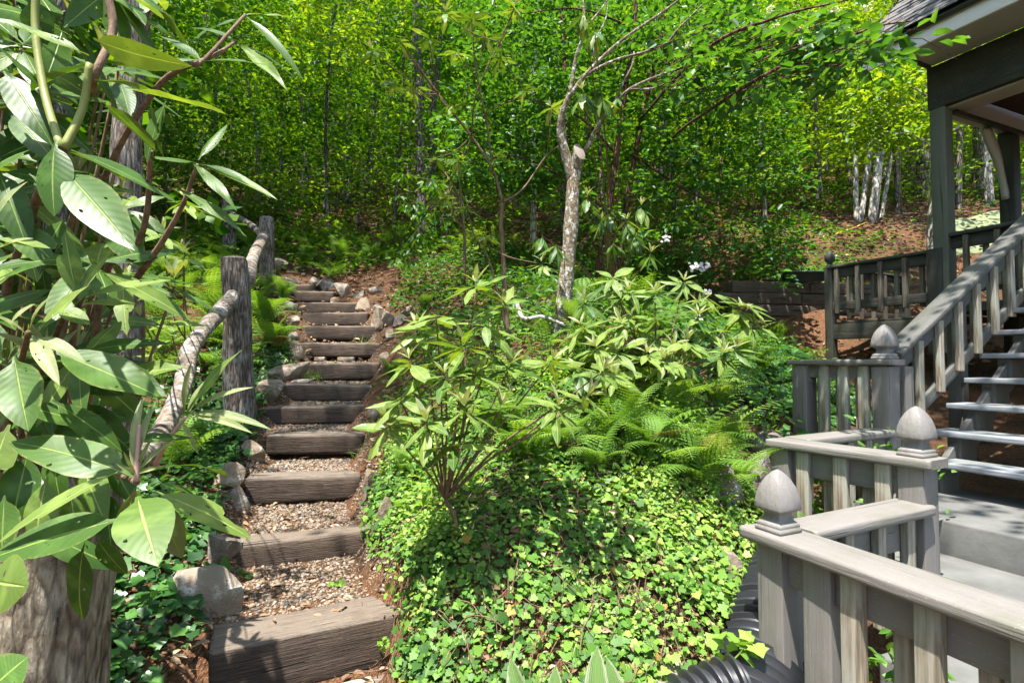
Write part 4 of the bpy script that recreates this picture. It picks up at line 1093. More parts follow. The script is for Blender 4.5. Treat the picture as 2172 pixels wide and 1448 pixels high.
# drooping old leaves over the top of the front post
for q in [(60, 960, 20, 1110, 72, 1.02, .98), (120, 930, 95, 1085, 78, 1.05, 1.0), (170, 960, 205, 1100, 66, 1.06, 1.0), (215, 930, 270, 1060, 62, 1.08, 1.04), (20, 900, -40, 1040, 70, 1.0, .95), (100, 1010, 60, 1170, 66, 1.0, .96),
          (150, 1040, 160, 1180, 60, 1.02, 1.0), (230, 1040, 225, 1160, 56, 1.05, 1.02), (90, 900, 200, 985, 60, 1.1, 1.05), (40, 830, 140, 950, 66, 1.15, 1.1), (180, 850, 260, 960, 58, 1.15, 1.1), (0, 980, 90, 1060, 56, 1.05, 1.0), (10, 1050, 0, 1180, 60, .98, .95), (200, 800, 300, 880, 56, 1.2, 1.15), (60, 760, 10, 880, 60, 1.15, 1.1), (140, 790, 60, 860, 56, 1.2, 1.15)]:
    XL(*q, 'rh_old' if random.random() < .75 else 'rh_mid', (random.uniform(-.4, .4), -.75, .5))
# upright new shoot in front
for tx, ty, wp in ((274, 852, 24), (289, 848, 26), (303, 866, 26), (316, 852, 26), (268, 905, 16), (322, 925, 16)):
    XL(288, 985 if ty < 900 else 1005, tx, ty, wp, .80, .80, 'rh_new', (0, -1, .1))
for tx, ty in ((345, 930), (262, 960), (340, 985), (250, 985)):
    XL(290, 1005, tx, ty, 14, .80, .78, 'rh_new', (0, -.8, .4))
stems(fr, [([at(290, 1020, .8), at(293, 950, .8), at(296, 900, .8)], .005, .003)], 'shoot')
stems(fr, [([at(395, 882, 1.02), at(355, 935, 1.03), at(330, 985, 1.06)], .004, .006)], 'shoot')
stems(fr, [([at(190, 135, .76), at(175, 230, .76), at(135, 315, .74)], .0055, .007), ([at(130, 315, .74), at(95, 200, .78), at(75, 60, .8), at(80, -60, .8)], .007, .006)], 'green_stem')
stems(fr, [([at(135, 315, .74), at(60, 480, 1.1), at(10, 760, 1.6), fb], .008, .013), ([at(160, 625, .95), at(115, 720, 1.25), at(70, 870, 1.68), fb + Vector((.1, 0, 0))], .006, .011),
           ([at(290, 1022, .8), at(235, 985, 1.0), at(130, 870, 1.45), at(98, 890, 1.7), fb], .006, .011), ([at(420, 348, 1.05), at(375, 460, 1.08), at(290, 590, 1.15), at(150, 760, 1.3), fb + Vector((.15, .1, 0))], .004, .012),
           ([at(330, 985, 1.06), at(262, 960, 1.3), at(150, 860, 1.6), at(100, 900, 1.75), fb], .006, .012),
           ([at(520, 32, 1.2), at(430, 130, 1.12), at(400, 140, 1.12), at(330, 190, 1.15), at(230, 360, 1.25), at(130, 640, 1.4), fb + Vector((.05, .1, 0))], .004, .011), ([at(500, 88, 1.2), at(460, 115, 1.15), at(405, 138, 1.12)], .004, .006),
           ([at(320, 320, 1.0), at(300, 500, 1.1), at(200, 720, 1.25), fb + Vector((.08, 0, 0))], .005, .012), ([at(60, 705, .82), at(40, 790, 1.2), at(20, 880, 1.65), fb], .005, .011), ([at(110, 745, .92), at(60, 840, 1.5), at(70, 880, 1.68), fb], .005, .01),
           ([at(215, -60, .85), at(240, 60, .85), at(205, 150, .82), at(190, 200, .85)], .008, .007), ([at(300, 840, 2.0), at(305, 700, 2.0), at(300, 560, 2.05)], .008, .006)], 'twig')
# filling whorls deeper in the bush
for k in range(16):
    px, py = random.uniform(-120, 370), random.uniform(-80, 860)
    if py > 620 and px > 180: px -= 170
    D = random.uniform(1.15, 1.75)
    p = at(px, py, D)
    ax = Vector((random.uniform(-.2, .6), random.uniform(-.7, .1), random.uniform(.3, 1)))
    whorl(fr, p, ax, random.randint(6, 8), .17, 'old', new=random.random() < .3)
    stems(fr, [([p, p.lerp(fb, .3) + Vector((-.08, 0, -.15)), p.lerp(fb, .65) + Vector((-.06, .05, -.15)), fb + Vector((random.uniform(-.1, .1), random.uniform(-.1, .1), 0))], .0045, .011)])
for k in range(13):
    p = at(random.uniform(-90, 250), random.uniform(-40, 560) if k < 9 else random.uniform(560, 860), random.uniform(.98, 1.2))
    whorl(fr, p, (random.uniform(-.1, .6), random.uniform(-.8, -.1), random.uniform(.3, 1)), 7, .175, 'old', new=random.random() < .25)
# another one right behind it
gb = Vector((-2.0, 2.5, hz(-2.0, 2.5)))
gr = thing("rhododendron_bush", "second rhododendron just behind the foreground one at the left edge", "rhododendron", gb)
for k in range(26):
    px, py = random.uniform(-120, 330), random.uniform(-60, 800)
    p = at(px, py, random.uniform(1.5, 2.2))
    whorl(gr, p, (random.uniform(-.2, .5), random.uniform(-.7, .1), random.uniform(.4, 1)), random.randint(6, 8), .18, 'old', new=random.random() < .3)
    stems(gr, [([p, p.lerp(gb, .3) + Vector((-.08, 0, -.15)), p.lerp(gb, .65) + Vector((-.06, .05, -.1)), gb + Vector((random.uniform(-.15, .15), random.uniform(-.1, .1), -.04))], .005, .012)])
# small one behind the rail
sb = gp(420, 760)
sm = thing("rhododendron_sapling", "small rhododendron with pale new leaves left of the log rail", "rhododendron", sb)
for px, py, D in ((345, 500, 2.6), (388, 545, 2.9), (300, 680, 2.4), (360, 690, 2.7), (270, 610, 2.3), (395, 430, 2.8), (330, 760, 2.2)):
    p = at(px, py, D)
    whorl(sm, p, (random.uniform(-.2, .3), -.3, 1), 6, .15, 'mid', new=True)
    stems(sm, [([p, p.lerp(sb, .4) + Vector((-.05, 0, -.1)), sb + Vector((random.uniform(-.12, .1), random.uniform(-.1, .1), -.03))], .004, .008)])

# ---------------- rhododendron on the ivy bank
cb = gp(968, 1150)
cr = thing("rhododendron_bush", "sunlit leggy rhododendron growing from the middle of the ivy bank", "rhododendron", cb)
hub = at(945, 1060, cb.y + .02)
ctips = [(1010, 608, 2.75, 'mid'), (1068, 650, 2.85, 'mid'), (1030, 690, 2.7, 'mid'), (925, 668, 2.75, 'mid'), (985, 735, 2.6, 'mid'), (870, 770, 2.6, 'mid'), (945, 800, 2.55, 'old'), (1005, 795, 2.6, 'mid'),
         (985, 872, 2.45, 'mid'), (850, 850, 2.55, 'mid'), (1080, 780, 2.75, 'old'), (1168, 770, 2.8, 'mid'), (1240, 845, 2.55, 'mid'), (1275, 790, 2.7, 'mid'), (825, 905, 2.55, 'mid'), (905, 900, 2.45, 'mid'), (1060, 870, 2.6, 'old'), (1180, 870, 2.6, 'mid'), (960, 940, 2.45, 'old'), (890, 700, 2.8, 'mid')]
for px, py, D, kd in ctips:
    p = at(px, py, D)
    side = (px - 990) / 250
    whorl(cr, p, (side * .5 + random.uniform(-.2, .2), random.uniform(-.5, .1), 1), random.randint(7, 9), .19, kd, (-30, 30), new=random.random() < .75)
    m1 = hub.lerp(p, .35) + Vector((0, 0, -.02 + .06 * abs(side)))
    stems(cr, [([p, p.lerp(m1, .5) + Vector((-side * .03, 0, -.03)), m1, hub], .0042, .0075)])
stems(cr, [([hub, at(965, 1100, cb.y), cb + Vector((0, 0, -.06))], .0115, .016)])

# ---------------- broad rhododendron clump right of the lichen tree
db = gp(1400, 800)
dr = thing("rhododendron_bush", "broad rhododendron clump with pale new leaves between the lichen tree and the deck", "rhododendron", db)
for k in range(29):
    px = 1245 + (k % 7) * 55 + random.uniform(-22, 22); py = 630 + (k // 7) * 46 + random.uniform(-18, 18) + (abs(px - 1400) * .12)
    if k >= 26: px, py = [(1590, 650), (1450, 600), (1300, 590)][k - 26]
    D = 4.3 - (py - 600) / 200 * .75 + random.uniform(-.1, .1)
    p = at(px, py, D)
    whorl(dr, p, ((px - 1420) / 500 + random.uniform(-.2, .2), random.uniform(-.7, -.1), 1), 9, .21, random.choice(['old', 'mid', 'mid']), (-28, 15), new=random.random() < .6)
    stems(dr, [([p, p.lerp(db, .4) + Vector((0, .05, -.08)), p.lerp(db, .75), db + Vector((random.uniform(-.12, .12), random.uniform(-.1, .1), -.05))], .005, .010)])

# ---------------- tall lanky rhododendron in the middle
tb = at(1080, 640, 5.2); tb.z = hz(tb.x, tb.y)
TY = tb.y
tr = thing("rhododendron_tree", "tall lanky rhododendron with forked thin stems left of the lichen tree", "rhododendron", tb)
f1 = at(1066, 430, TY - .1); f2 = at(1045, 360, TY - .15); f3 = at(1000, 290, TY - .2)
stems(tr, [([tb + Vector((0, 0, -.08)), at(1068, 560, TY), at(1063, 480, TY - .05), f1], .030, .022), ([f1, f2, f3, at(930, 200, TY - .5), at(850, 90, TY - .7)], .020, .007), ([f2, at(1032, 260, TY - .3), at(1010, 150, TY - .4), at(1000, 40, TY - .5)], .014, .006),
           ([f1, at(1110, 400, TY - .1), at(1160, 330, TY - .1), at(1210, 295, TY - .1)], .014, .006), ([f3, at(1010, 200, TY - .5), at(1060, 90, TY - .7), at(1090, 20, TY - .8)], .010, .005),
           ([tb, at(1040, 560, TY - .1), at(1010, 510, TY - .2), at(990, 440, TY - .3)], .014, .006), ([at(985, 600, TY + .1), at(985, 480, TY), at(970, 345, TY - .1)], .013, .006)])
for px, py, D in [(790, 108, -.9), (850, 88, -.7), (880, 190, -.6), (945, 30, -.8), (1000, 40, -.5), (1090, 18, -.8), (1062, 125, -.6), (970, 110, -.6), (1110, 190, -.4), (925, 335, -.3), (972, 340, -.1), (1052, 335, -.3), (990, 440, -.3), (1030, 240, -.3), (835, 175, -.8),
                  (910, 80, -.9), (1030, 80, -.5), (960, 225, -.5), (1170, 230, -.2), (940, 420, -.4), (1150, 560, -.5), (1030, 500, -.3)]:
    p = at(px, py, TY + D)
    whorl(tr, p, (random.uniform(-.5, .5), random.uniform(-.3, .3), 1), 8, .165, random.choice(['old', 'old', 'mid']), (-35, 12), new=random.random() < .3)
    q = min([f2, f3, at(930, 200, TY - .5), at(1010, 150, TY - .4), at(1060, 90, TY - .7), f1, at(1010, 510, TY - .2), at(1160, 330, TY - .1)], key=lambda a_: (a_ - p).length)
    stems(tr, [([p, p.lerp(q, .5) + Vector((0, 0, -.04)), q], .0035, .006)])

# ---------------- drooping rhododendron behind the lichen tree
eb = gp(1300, 640)
er = thing("rhododendron_bush", "dark rhododendron with drooping leaves just right of the lichen trunk", "rhododendron", eb)
for px, py, D in [(1245, 420, 5.3), (1290, 455, 5.2), (1330, 470, 5.3), (1360, 440, 5.4), (1275, 470, 5.2), (1180, 520, 4.7), (1150, 500, 4.8), (1240, 30, 4.4), (1262, 70, 4.3), (1235, 195, 4.6), (1275, 205, 4.6), (1310, 210, 4.7), (1345, 500, 5.2), (1300, 520, 5.1), (1380, 540, 5.0)]:
    p = at(px, py, D)
    whorl(er, p, (random.uniform(-.2, .2), -.2, 1), 8, .19, 'old', (-70, -25), new=random.random() < .4)
    stems(er, [([p, p.lerp(eb, .35) + Vector((.03, 0, .02)), p.lerp(eb, .7), eb + Vector((random.uniform(-.08, .08), 0, -.05))], .005, .010)])

# ---------------- leaf clouds
def leaf_mesh(name, pos, d, up, L, Wr, mat, shape='quad', fold=.12, var=None):
    n = len(pos)
    d = d / (np.linalg.norm(d, axis=1)[:, None] + 1e-9)
    s = np.cross(up, d); s /= (np.linalg.norm(s, axis=1)[:, None] + 1e-9)
    nn = np.cross(d, s)
    if shape == 'quad':
        T = np.array([[0, 0, 0], [.45, -.5, 0], [1, 0, -.08], [.45, .5, 0]]); Fc = np.array([[0, 1, 2, 3]])
    elif shape == 'leaf':
        T = np.array([[0, 0, 0], [.28, -.44, fold], [.68, -.36, fold * .7], [1, 0, -.10], [.68, .36, fold * .7], [.28, .44, fold]]); Fc = np.array([[0, 1, 2, 3], [0, 3, 4, 5]])
    elif shape == 'ivy':
        o = [(0, 0), (-.10, .20), (.02, .46), (.26, .40), (.40, .56), (.58, .30), (1.0, 0)]
        pts = [(.33, 0, .03)] + [(x, y, fold * abs(y)) for x, y in o] + [(x, -y, fold * abs(y)) for x, y in o[-2:0:-1]]
        T = np.array(pts); m = len(T) - 1
        Fc = np.array([[0, 1 + (k + 1) % m, 1 + k] for k in range(m)])
    elif shape == 'blade':
        T = np.array([[0, -.5, 0], [0, .5, 0], [.5, .35, .10], [.5, -.35, .10], [1, 0, -.05]]); Fc = None
    if shape == 'blade':
        F3 = np.array([[3, 2, 4]]); F4 = np.array([[0, 1, 2, 3]])
    k = len(T)
    L = np.broadcast_to(L, (n,)); W = L * np.broadcast_to(Wr, (n,))
    V = pos[:, None, :] + T[None, :, 0, None] * (d * L[:, None])[:, None, :] + T[None, :, 1, None] * (s * W[:, None])[:, None, :] + T[None, :, 2, None] * (nn * L[:, None])[:, None, :]
    off = (np.arange(n) * k)[:, None, None]
    if shape == 'blade': fs = [(F4[None] + off).reshape(-1, 4), (F3[None] + off).reshape(-1, 3)]
    else: fs = [(Fc[None] + off).reshape(-1, Fc.shape[1])]
    v = np.repeat(rng.uniform(0, 1, n) if var is None else var, k)
    return np_mesh(name, V.reshape(-1, 3), fs, mat, False, v)
def sprays(C, R, npl, flat=.14, tilt=.45, droop=.25):
    """leaves spread over flattish sprays: positions, directions, normals"""
    C = np.asarray(C, dtype=float); R = np.broadcast_to(np.asarray(R, dtype=float), (len(C),))
    m = len(C); n = m * npl
    a = rng.uniform(0, 6.283, (m, npl)); r = np.sqrt(rng.uniform(0.02, 1, (m, npl))) * R[:, None]
    tl = rng.normal(0, .22, (m, 1, 2))
    x, y = r * np.cos(a), r * np.sin(a)
    z = rng.normal(0, 1, (m, npl)) * flat * R[:, None] + x * tl[:, :, 0] + y * tl[:, :, 1] - droop * r ** 2 / R[:, None]
    P = (C[:, None, :] + np.stack([x, y, z], -1)).reshape(-1, 3)
    d = np.stack([np.cos(a) + rng.normal(0, .7, (m, npl)), np.sin(a) + rng.normal(0, .7, (m, npl)), rng.normal(-.25, .35, (m, npl))], -1).reshape(-1, 3)
    u = rng.normal(0, tilt, (n, 3)); u[:, 2] += 1
    return P, d, u

# ---------------- ivy
def ivy_patch(name, X, Y, mat, label, size=(.019, .037), lift=.08, var=None):
    n = len(X)
    e = .03
    z = hfield(X, Y)
    gx_ = (hfield(X + e, Y) - z) / e; gy_ = (hfield(X, Y + e) - z) / e
    nr = np.stack([-gx_, -gy_, np.ones(n)], -1); nr /= np.linalg.norm(nr, axis=1)[:, None]
    cl = .5 + .5 * noise3(np.stack([X, Y, X * 0], -1), 4.0)
    pos = np.stack([X, Y, z], -1) + nr * (rng.uniform(.005, 1, n) * lift * (.4 + cl))[:, None]
    up = nr * .8 + np.array([-.05, -.25, .55]) + rng.normal(0, .38, (n, 3))
    d = rng.normal(0, 1, (n, 3)); d += np.array([0, -.5, -.35])
    d -= up * ((d * up).sum(1) / (up * up).sum(1))[:, None]
    L = rng.uniform(*size, n) * rng.choice([.45, .6, .8, 1, 1.2, 1.45], n)
    me = leaf_mesh(name, pos, d, up, L, rng.uniform(.95, 1.15, n), mat, 'ivy', .12, var)
    return tag(link(name, me), label, "ivy", None, "stuff")
def path_dist(X, Y):
    return X - np.interp(Y, STEP_Y, STEP_X)
X = rng.uniform(-.95, 1.5, 72000); Y = rng.uniform(2.12, 4.5, 72000)
pd = path_dist(X, np.maximum(Y, 2.7))
dens = np.clip((pd - .43) / .10, 0, 1) * np.clip((4.6 - Y) / 1.1, 0.05, 1) * np.clip((1.45 + (Y - 3) * .25 - X) / .25, 0, 1)
dens *= np.where(Y < 2.32, np.clip((Y - 2.1) / .25, 0, 1), 1)
dens *= np.clip(.62 + 1.1 * noise3(np.stack([X, Y, X * 0], -1), 2.2), .30, 1)
dens *= np.where((X > .62) & (Y < 2.75), .35, 1)
keep = rng.uniform(0, 1, len(X)) < dens
X, Y = X[keep], Y[keep]
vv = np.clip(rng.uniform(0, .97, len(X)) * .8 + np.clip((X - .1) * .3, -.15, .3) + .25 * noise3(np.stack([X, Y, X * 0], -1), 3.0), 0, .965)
vv = np.where(rng.uniform(0, 1, len(X)) < .012, 1.0, vv)
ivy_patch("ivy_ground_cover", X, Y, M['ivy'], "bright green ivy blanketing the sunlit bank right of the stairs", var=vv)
sel = rng.choice(len(X), 13000)
Xs, Ys = X[sel] + rng.normal(0, .05, 13000), Y[sel] + rng.normal(0, .05, 13000)
kk = (noise3(np.stack([Xs, Ys, Xs * 0], -1), 3.4) > -.02) & (path_dist(Xs, np.maximum(Ys, 2.7)) > .44)
Xs, Ys = Xs[kk], Ys[kk]
pos = np.stack([Xs, Ys, hfield(Xs, Ys) + rng.uniform(.03, .12, len(Xs))], -1)
tag(link("ground_ivy", leaf_mesh("ground_ivy", pos, rng.normal(0, 1, (len(Xs), 3)) * (1, 1, .4), rng.normal(0, .35, (len(Xs), 3)) + (0, -.35, .9), rng.uniform(.012, .03, len(Xs)), rng.uniform(1.0, 1.3, len(Xs)), M['ivy'], 'leaf', .15, rng.uniform(.5, .965, len(Xs)))), "small round leaved pale green weed mixed into the ivy", "ground ivy", None, "stuff")
mb = MB()
for k in range(260):       # trailing runners
    x, y = X[random.randrange(len(X))], Y[random.randrange(len(X))]
    j_ = random.randrange(len(X)); x, y = X[j_], Y[j_]
    a_ = random.uniform(0, 6.28); P_ = []
    for q in range(6):
        P_.append((x, y, hz(x, y) + random.uniform(.03, .11))); a_ += random.uniform(-.7, .7); x += .06 * math.cos(a_); y += .06 * math.sin(a_)
    mb.tube(spline(P_, 10), random.uniform(.0012, .0028), 4, 0, 1, False)
tag(link("ivy_runners", mb.mesh("ivy_runners", M['twig'], True)), "thin brown runners trailing through the ivy", "runners", None, "stuff")
X = rng.uniform(-3.6, -.6, 34000); Y = rng.uniform(1.5, 7.5, 34000)
pd = path_dist(X, np.maximum(Y, 2.7))
dens = np.clip((-pd - .50) / .12, 0, 1) * np.clip((7.6 - Y) / 2.5, 0, 1) * np.clip((X + 3.6) / .8, 0, 1) * np.clip(.45 + 1.0 * noise3(np.stack([X, Y, X * 0], -1), 1.9), .08, 1)
keep = rng.uniform(0, 1, len(X)) < dens
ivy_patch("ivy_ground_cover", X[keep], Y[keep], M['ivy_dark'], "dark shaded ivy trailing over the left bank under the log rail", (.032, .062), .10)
X = rng.uniform(1.5, 3.6, 5000); Y = rng.uniform(4.4, 7.6, 5000)
dens = np.clip(.5 + .8 * noise3(np.stack([X, Y, X * 0], -1), 2.0), .1, 1) * np.clip((Y - .85 * X - 2.5) / .5, 0, 1)
keep = rng.uniform(0, 1, len(X)) < dens
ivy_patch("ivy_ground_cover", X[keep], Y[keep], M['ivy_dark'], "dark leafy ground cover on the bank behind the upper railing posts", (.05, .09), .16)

# ---------------- needles and litter on the ground
def litter(name, n, xr, yr, mat, label, L, Wr, fn, lift=.012, shape='quad', tilt=.3):
    X = rng.uniform(*xr, n); Y = rng.uniform(*yr, n)
    k = rng.uniform(0, 1, n) < fn(X, Y)
    X, Y = X[k], Y[k]; n = len(X)
    pos = np.stack([X, Y, hfield(X, Y) + rng.uniform(.002, lift, n)], -1)
    d = rng.normal(0, 1, (n, 3)) * np.array([1, 1, .18]); up = rng.normal(0, tilt, (n, 3)); up[:, 2] += 1
    me = leaf_mesh(name, pos, d, up, rng.uniform(*L, n), Wr, mat, shape)
    return tag(link(name, me), label, "litter", None, "stuff")
litter("pine_needle_litter", 26000, (-3.2, 2.6), (2.0, 10.6), M['needle'], "brown pine needles strewn over the path edges and bank", (.07, .16), .016,
       lambda X, Y: np.where(np.abs(path_dist(X, np.maximum(Y, 2.7))) < .46, .34, .8), .03)
litter("pine_needle_litter", 14000, (-2.8, .4), (8.6, 11.6), M['needle'], "rust coloured pine straw on the mound behind the stairs", (.10, .2), .02, lambda X, Y: np.ones_like(X), .05)
litter("leaf_litter", 17000, (-2.0, 1.6), (2.0, 4.6), M['litter'], "dry brown leaf scraps among the ivy", (.02, .07), .45, lambda X, Y: np.where(np.abs(path_dist(X, np.maximum(Y, 2.7))) < .47, .04, .5), .04, 'leaf', .6)
litter("leaf_litter", 30000, (-9, 15), (7, 22), M['litter'], "dry leaves covering the wooded slope", (.05, .12), .5, lambda X, Y: np.ones_like(X) * .8, .05, 'leaf', .6)

# ---------------- ferns
def frond_mesh(seed, npair=24, L=1.0, m=6, mat='frond'):
    r = np.random.default_rng(seed)
    T, Vv = [], []
    V = []; Fq = []; Ft = []
    t = np.linspace(0, 1, npair + 1)
    k1, k2, k3 = r.uniform(.22, .45), r.uniform(.3, .5), r.uniform(.45, .85)
    bx = k1 * t + k2 * t ** 2; bz = .92 * t - k3 * t ** 2.2
    ctr = np.stack([bx, 0 * t + .03 * np.sin(t * 3 + seed), bz], -1) * L
    # rachis
    for i in range(npair + 1):
        w_ = .006 * (1 - .8 * t[i])
        V += [ctr[i] + (0, -w_, 0), ctr[i] + (0, w_, 0)]
    for i in range(npair): Fq.append((2 * i, 2 * i + 1, 2 * i + 3, 2 * i + 2))
    tang = np.gradient(ctr, axis=0); tang /= np.linalg.norm(tang, axis=1)[:, None]
    for i in range(3, npair + 1):
        s = (t[i] - .10) / .90
        pl = .20 * (math.sin(math.pi * min(1, s ** .62)) ** .8 + .04) * (1 - .12 * s) * r.uniform(.9, 1.08)
        for sd in (-1, 1):
            dirv = np.array([0, sd, 0]) * .92 + tang[i] * .38 + np.array([0, 0, -.10])
            dirv /= np.linalg.norm(dirv)
            up = np.cross(tang[i], [0, 1, 0]); up = up if up[2] > 0 else -up
            acr = np.cross(up, dirv)
            
            base = len(V)
            w0 = .030 * (1 - .35 * s)
            for k in range(m + 1):
                f = k / m
                p = ctr[i] + dirv * pl * f + up * (-.10 * pl * f * f)
                ww = w0 * (1 - f) ** .8 * pl / .2 + .0006
                V += [p - acr * ww * .22, p + acr * ww * .22]
                if k < m:
                    # toothed leaflets on both sides
                    q = ctr[i] + dirv * pl * (f + .75 / m) + up * (-.10 * pl * f * f)
                    V += [q - acr * ww * 1.0, q + acr * ww * 1.0]
            st_ = [base + 4 * k for k in range(m + 1)]
            for k in range(m):
                a_, b_ = st_[k], st_[k + 1]
                Fq.append((a_, a_ + 1, b_ + 1, b_))
                Ft.append((a_, b_, a_ + 2)); Ft.append((a_ + 1, a_ + 3, b_ + 1))
    V = np.array(V)
    return np_mesh("frond", V, [np.array(Fq), np.array(Ft)], M[mat], False, np.clip(.5 + .0 * V[:, 0] + r.uniform(-.35, .35), 0, 1) * np.ones(len(V)))
FR_M = [frond_mesh(s) for s in range(12)]
FR_M += [frond_mesh(s, 20, .85, 5, 'frond_old') for s in (91,)]
FR_LOW = [frond_mesh(40 + s, 17, 1.0, 3) for s in range(6)]
def fern(px, py, L, label, nf=9, Y=None, lean=(0, 0), group=None):
    p = gp(px, py) if Y is None else at(px, py, Y)
    if Y is not None: p.z = hz(p.x, p.y)
    t = thing("fern", label, "fern", p, group or "ferns of the garden banks")
    ph = random.uniform(0, 6.28)
    for k in range(nf):
        az = ph + k * 6.283 / nf + random.uniform(-.3, .3)
        l = L * 1.25 * random.uniform(.7, 1.1)
        m = Matrix.Translation(p + Vector((random.uniform(-.03, .03), random.uniform(-.03, .03), -.01))) @ Matrix.Rotation(az, 4, 'Z') @ Matrix.Rotation(random.uniform(-.72, .0), 4, 'Y') @ Matrix.Rotation(random.uniform(-.2, .2), 4, 'X') @ Matrix.Scale(l, 4)
        m = Matrix.Translation(Vector((0, 0, 0))) @ m
        link("frond", random.choice(FR_M), t, m)
    return t
for px, py, L, nf, lb in [
    (1480, 1040, .62, 10, "big bright fern arching beside the lower railing, largest on the bank"), (1400, 985, .52, 9, "bright fern just left of the largest one"), (1545, 985, .50, 9, "fern touching the corner of the lower railing"), (1560, 1050, .46, 8, "bright fern above the drain pipe, nearest the front railing post"),
    (1330, 940, .48, 9, "fern in half shade behind the ivy bank"), (1430, 900, .52, 9, "dark fern in the middle of the fern bed below the rhododendron clump"), (1530, 870, .55, 9, "dark fern at the right of the fern bed, near the mossy stone"), (1600, 800, .5, 8, "shaded fern right of the rhododendron clump"),
    (1650, 740, .5, 8, "shaded fern under the tie wall, left of the deck"), (1120, 985, .42, 8, "sunlit fern right of the leggy rhododendron's stems"), (1060, 940, .42, 8, "sunlit fern behind the leggy rhododendron"), (1200, 960, .42, 9, "sunlit fern between the leggy rhododendron and the fern bed"),
    (1270, 1000, .40, 8, "pale yellow green fern at the top of the ivy"), (860, 1010, .34, 7, "small fern at the right end of the fourth step"), (850, 930, .32, 7, "small fern right of the fifth step"), (830, 800, .34, 8, "sunlit fern right of the seventh step"), (870, 760, .34, 8, "sunlit fern right of the eighth step"), (900, 660, .36, 8, "fern beside the little stone wall"),
    (585, 745, .62, 10, "tall fern arching over the left side of the eighth step"), (560, 690, .62, 10, "tall fern right of the big rustic post"), (450, 690, .6, 9, "fern left of the big rustic post"), (395, 640, .6, 9, "fern in the left bank behind the log rail"), (440, 600, .62, 9, "fern between the big post and the farthest post"), (350, 600, .6, 9, "leftmost fern behind the rhododendron leaves"),
    (330, 720, .5, 8, "low fern under the log rail"), (600, 640, .5, 8, "fern left of the eleventh step"), (650, 560, .6, 9, "fern above the top of the stairs, left one"), (720, 555, .6, 9, "fern above the top of the stairs, middle one"), (790, 560, .6, 9, "fern above the top of the stairs, right one"), (1225, 700, .42, 8, "small fern at the foot of the lichen trunk"), (1690, 800, .4, 8, "fern before the posts of the upper railing")]:
    fern(px, py, L, lb, nf)
# fern bed under the trees: one mass
def fern_mass(pts, Lr, name, label):
    VV, FQ, FT, vr = [], [], [], []
    off = 0
    src = []
    for me in FR_LOW:
        v = np.empty(len(me.vertices) * 3, dtype=np.float32); me.vertices.foreach_get("co", v); v = v.reshape(-1, 3)
        q = [tuple(p.vertices) for p in me.polygons]
        src.append((v, np.array([x for x in q if len(x) == 4]), np.array([x for x in q if len(x) == 3])))
    for p in pts:
        nf = random.randint(5, 7)
        for k in range(nf):
            v, q4, q3 = random.choice(src)
            m = np.array(Matrix.Rotation(k * 6.283 / nf + random.uniform(-.4, .4), 3, 'Z') @ Matrix.Rotation(random.uniform(-.4, .2), 3, 'Y'))
            VV.append(v @ m.T * random.uniform(*Lr) + np.array(p)); FQ.append(q4 + off); FT.append(q3 + off); vr.append(np.full(len(v), random.uniform(0, 1)))
            off += len(v)
    me = np_mesh(name, np.vstack(VV), [np.vstack(FQ), np.vstack(FT)], M['frond'], False, np.concatenate(vr))
    return tag(link(name, me), label, "ferns", None, "stuff")
pts = []
while len(pts) < 110:
    x, y = random.uniform(-7.5, .3), random.uniform(5.5, 15)
    pdv = float(path_dist(np.array([x]), np.array([y]))[0])
    if y < 10 and abs(pdv) < .9: continue
    if y < 9.8 and pdv > 0: continue
    if y > 9.2 and y < 10.8 and x > -2.6: continue
    pts.append((x, y, hz(x, y)))
while len(pts) < 150:
    x, y = random.uniform(-4.8, -2.3), random.uniform(3.6, 8.6)
    if float(path_dist(np.array([x]), np.array([y]))[0]) > -.85: continue
    pts.append((x, y, hz(x, y)))
for k in range(26):
    x, y = random.uniform(-.3, 1.5), random.uniform(3.35, 4.7)
    pts.append((x, y, hz(x, y)))
for k in range(16):
    x, y = random.uniform(.6, 3.2), random.uniform(5.2, 8.4)
    pts.append((x, y, hz(x, y)))
print("fern pts", len(pts), "TY", TY)
fern_mass([p for p in pts if not (p[1] < 4.8 and p[0] > -.5)], (.45, .75), "fern_bed", "green ferns carpeting the shaded slope under the trees")
fern_mass([p for p in pts if (p[1] < 4.8 and p[0] > -.5)], (.32, .55), "fern_bed", "lacy pale ferns mingling at the top of the ivy bank")

# ---------------- lichen covered pruned tree
lb = at(1190, 692, 4.95); lb.z = min(lb.z, hz(lb.x, lb.y) + .02)
lt = thing("pruned_tree", "grey lichen covered small tree with a sawn off trunk and bare thin branches", "tree", lb)
def T5(px, py, D=4.95): return np.array(at(px, py, D))
mb = MB()
P = spline([np.array(lb) - (0, 0, .15), T5(1198, 620), T5(1206, 540), T5(1213, 450), T5(1216, 390), T5(1221, 352)], 30)
mb.tube(P, np.interp(np.linspace(0, 1, 30), [0, .1, .3, .45, .5, .8, 1], [.095, .074, .064, .058, .066, .054, .058]), 22, .07, 14)
link("trunk", mb.mesh("trunk", M['lichen_bark'], True), lt)
mb = MB(); e0 = T5(1221, 352); e1 = T5(1229, 322, 4.88)
ng = 22; an = np.arange(ng) * 2 * math.pi / ng
away = np.array([-.40, .92, 0])            # the saw cut leans away from the viewer
ring = np.stack([np.cos(an), np.sin(an), 0 * an], -1)
rows = []
for f, r_ in ((0, .054), (.35, .052), (.7, .050), (1, .049)):
    q = e0 + (0, 0, -.05) + (e1 - e0 + (0, 0, .05)) * f + ring * r_ * (1 + .05 * noise3(ring * 2 + f, 2.0))[:, None]
    q[:, 2] += f * (ring @ away) * .085
    rows.append(q)
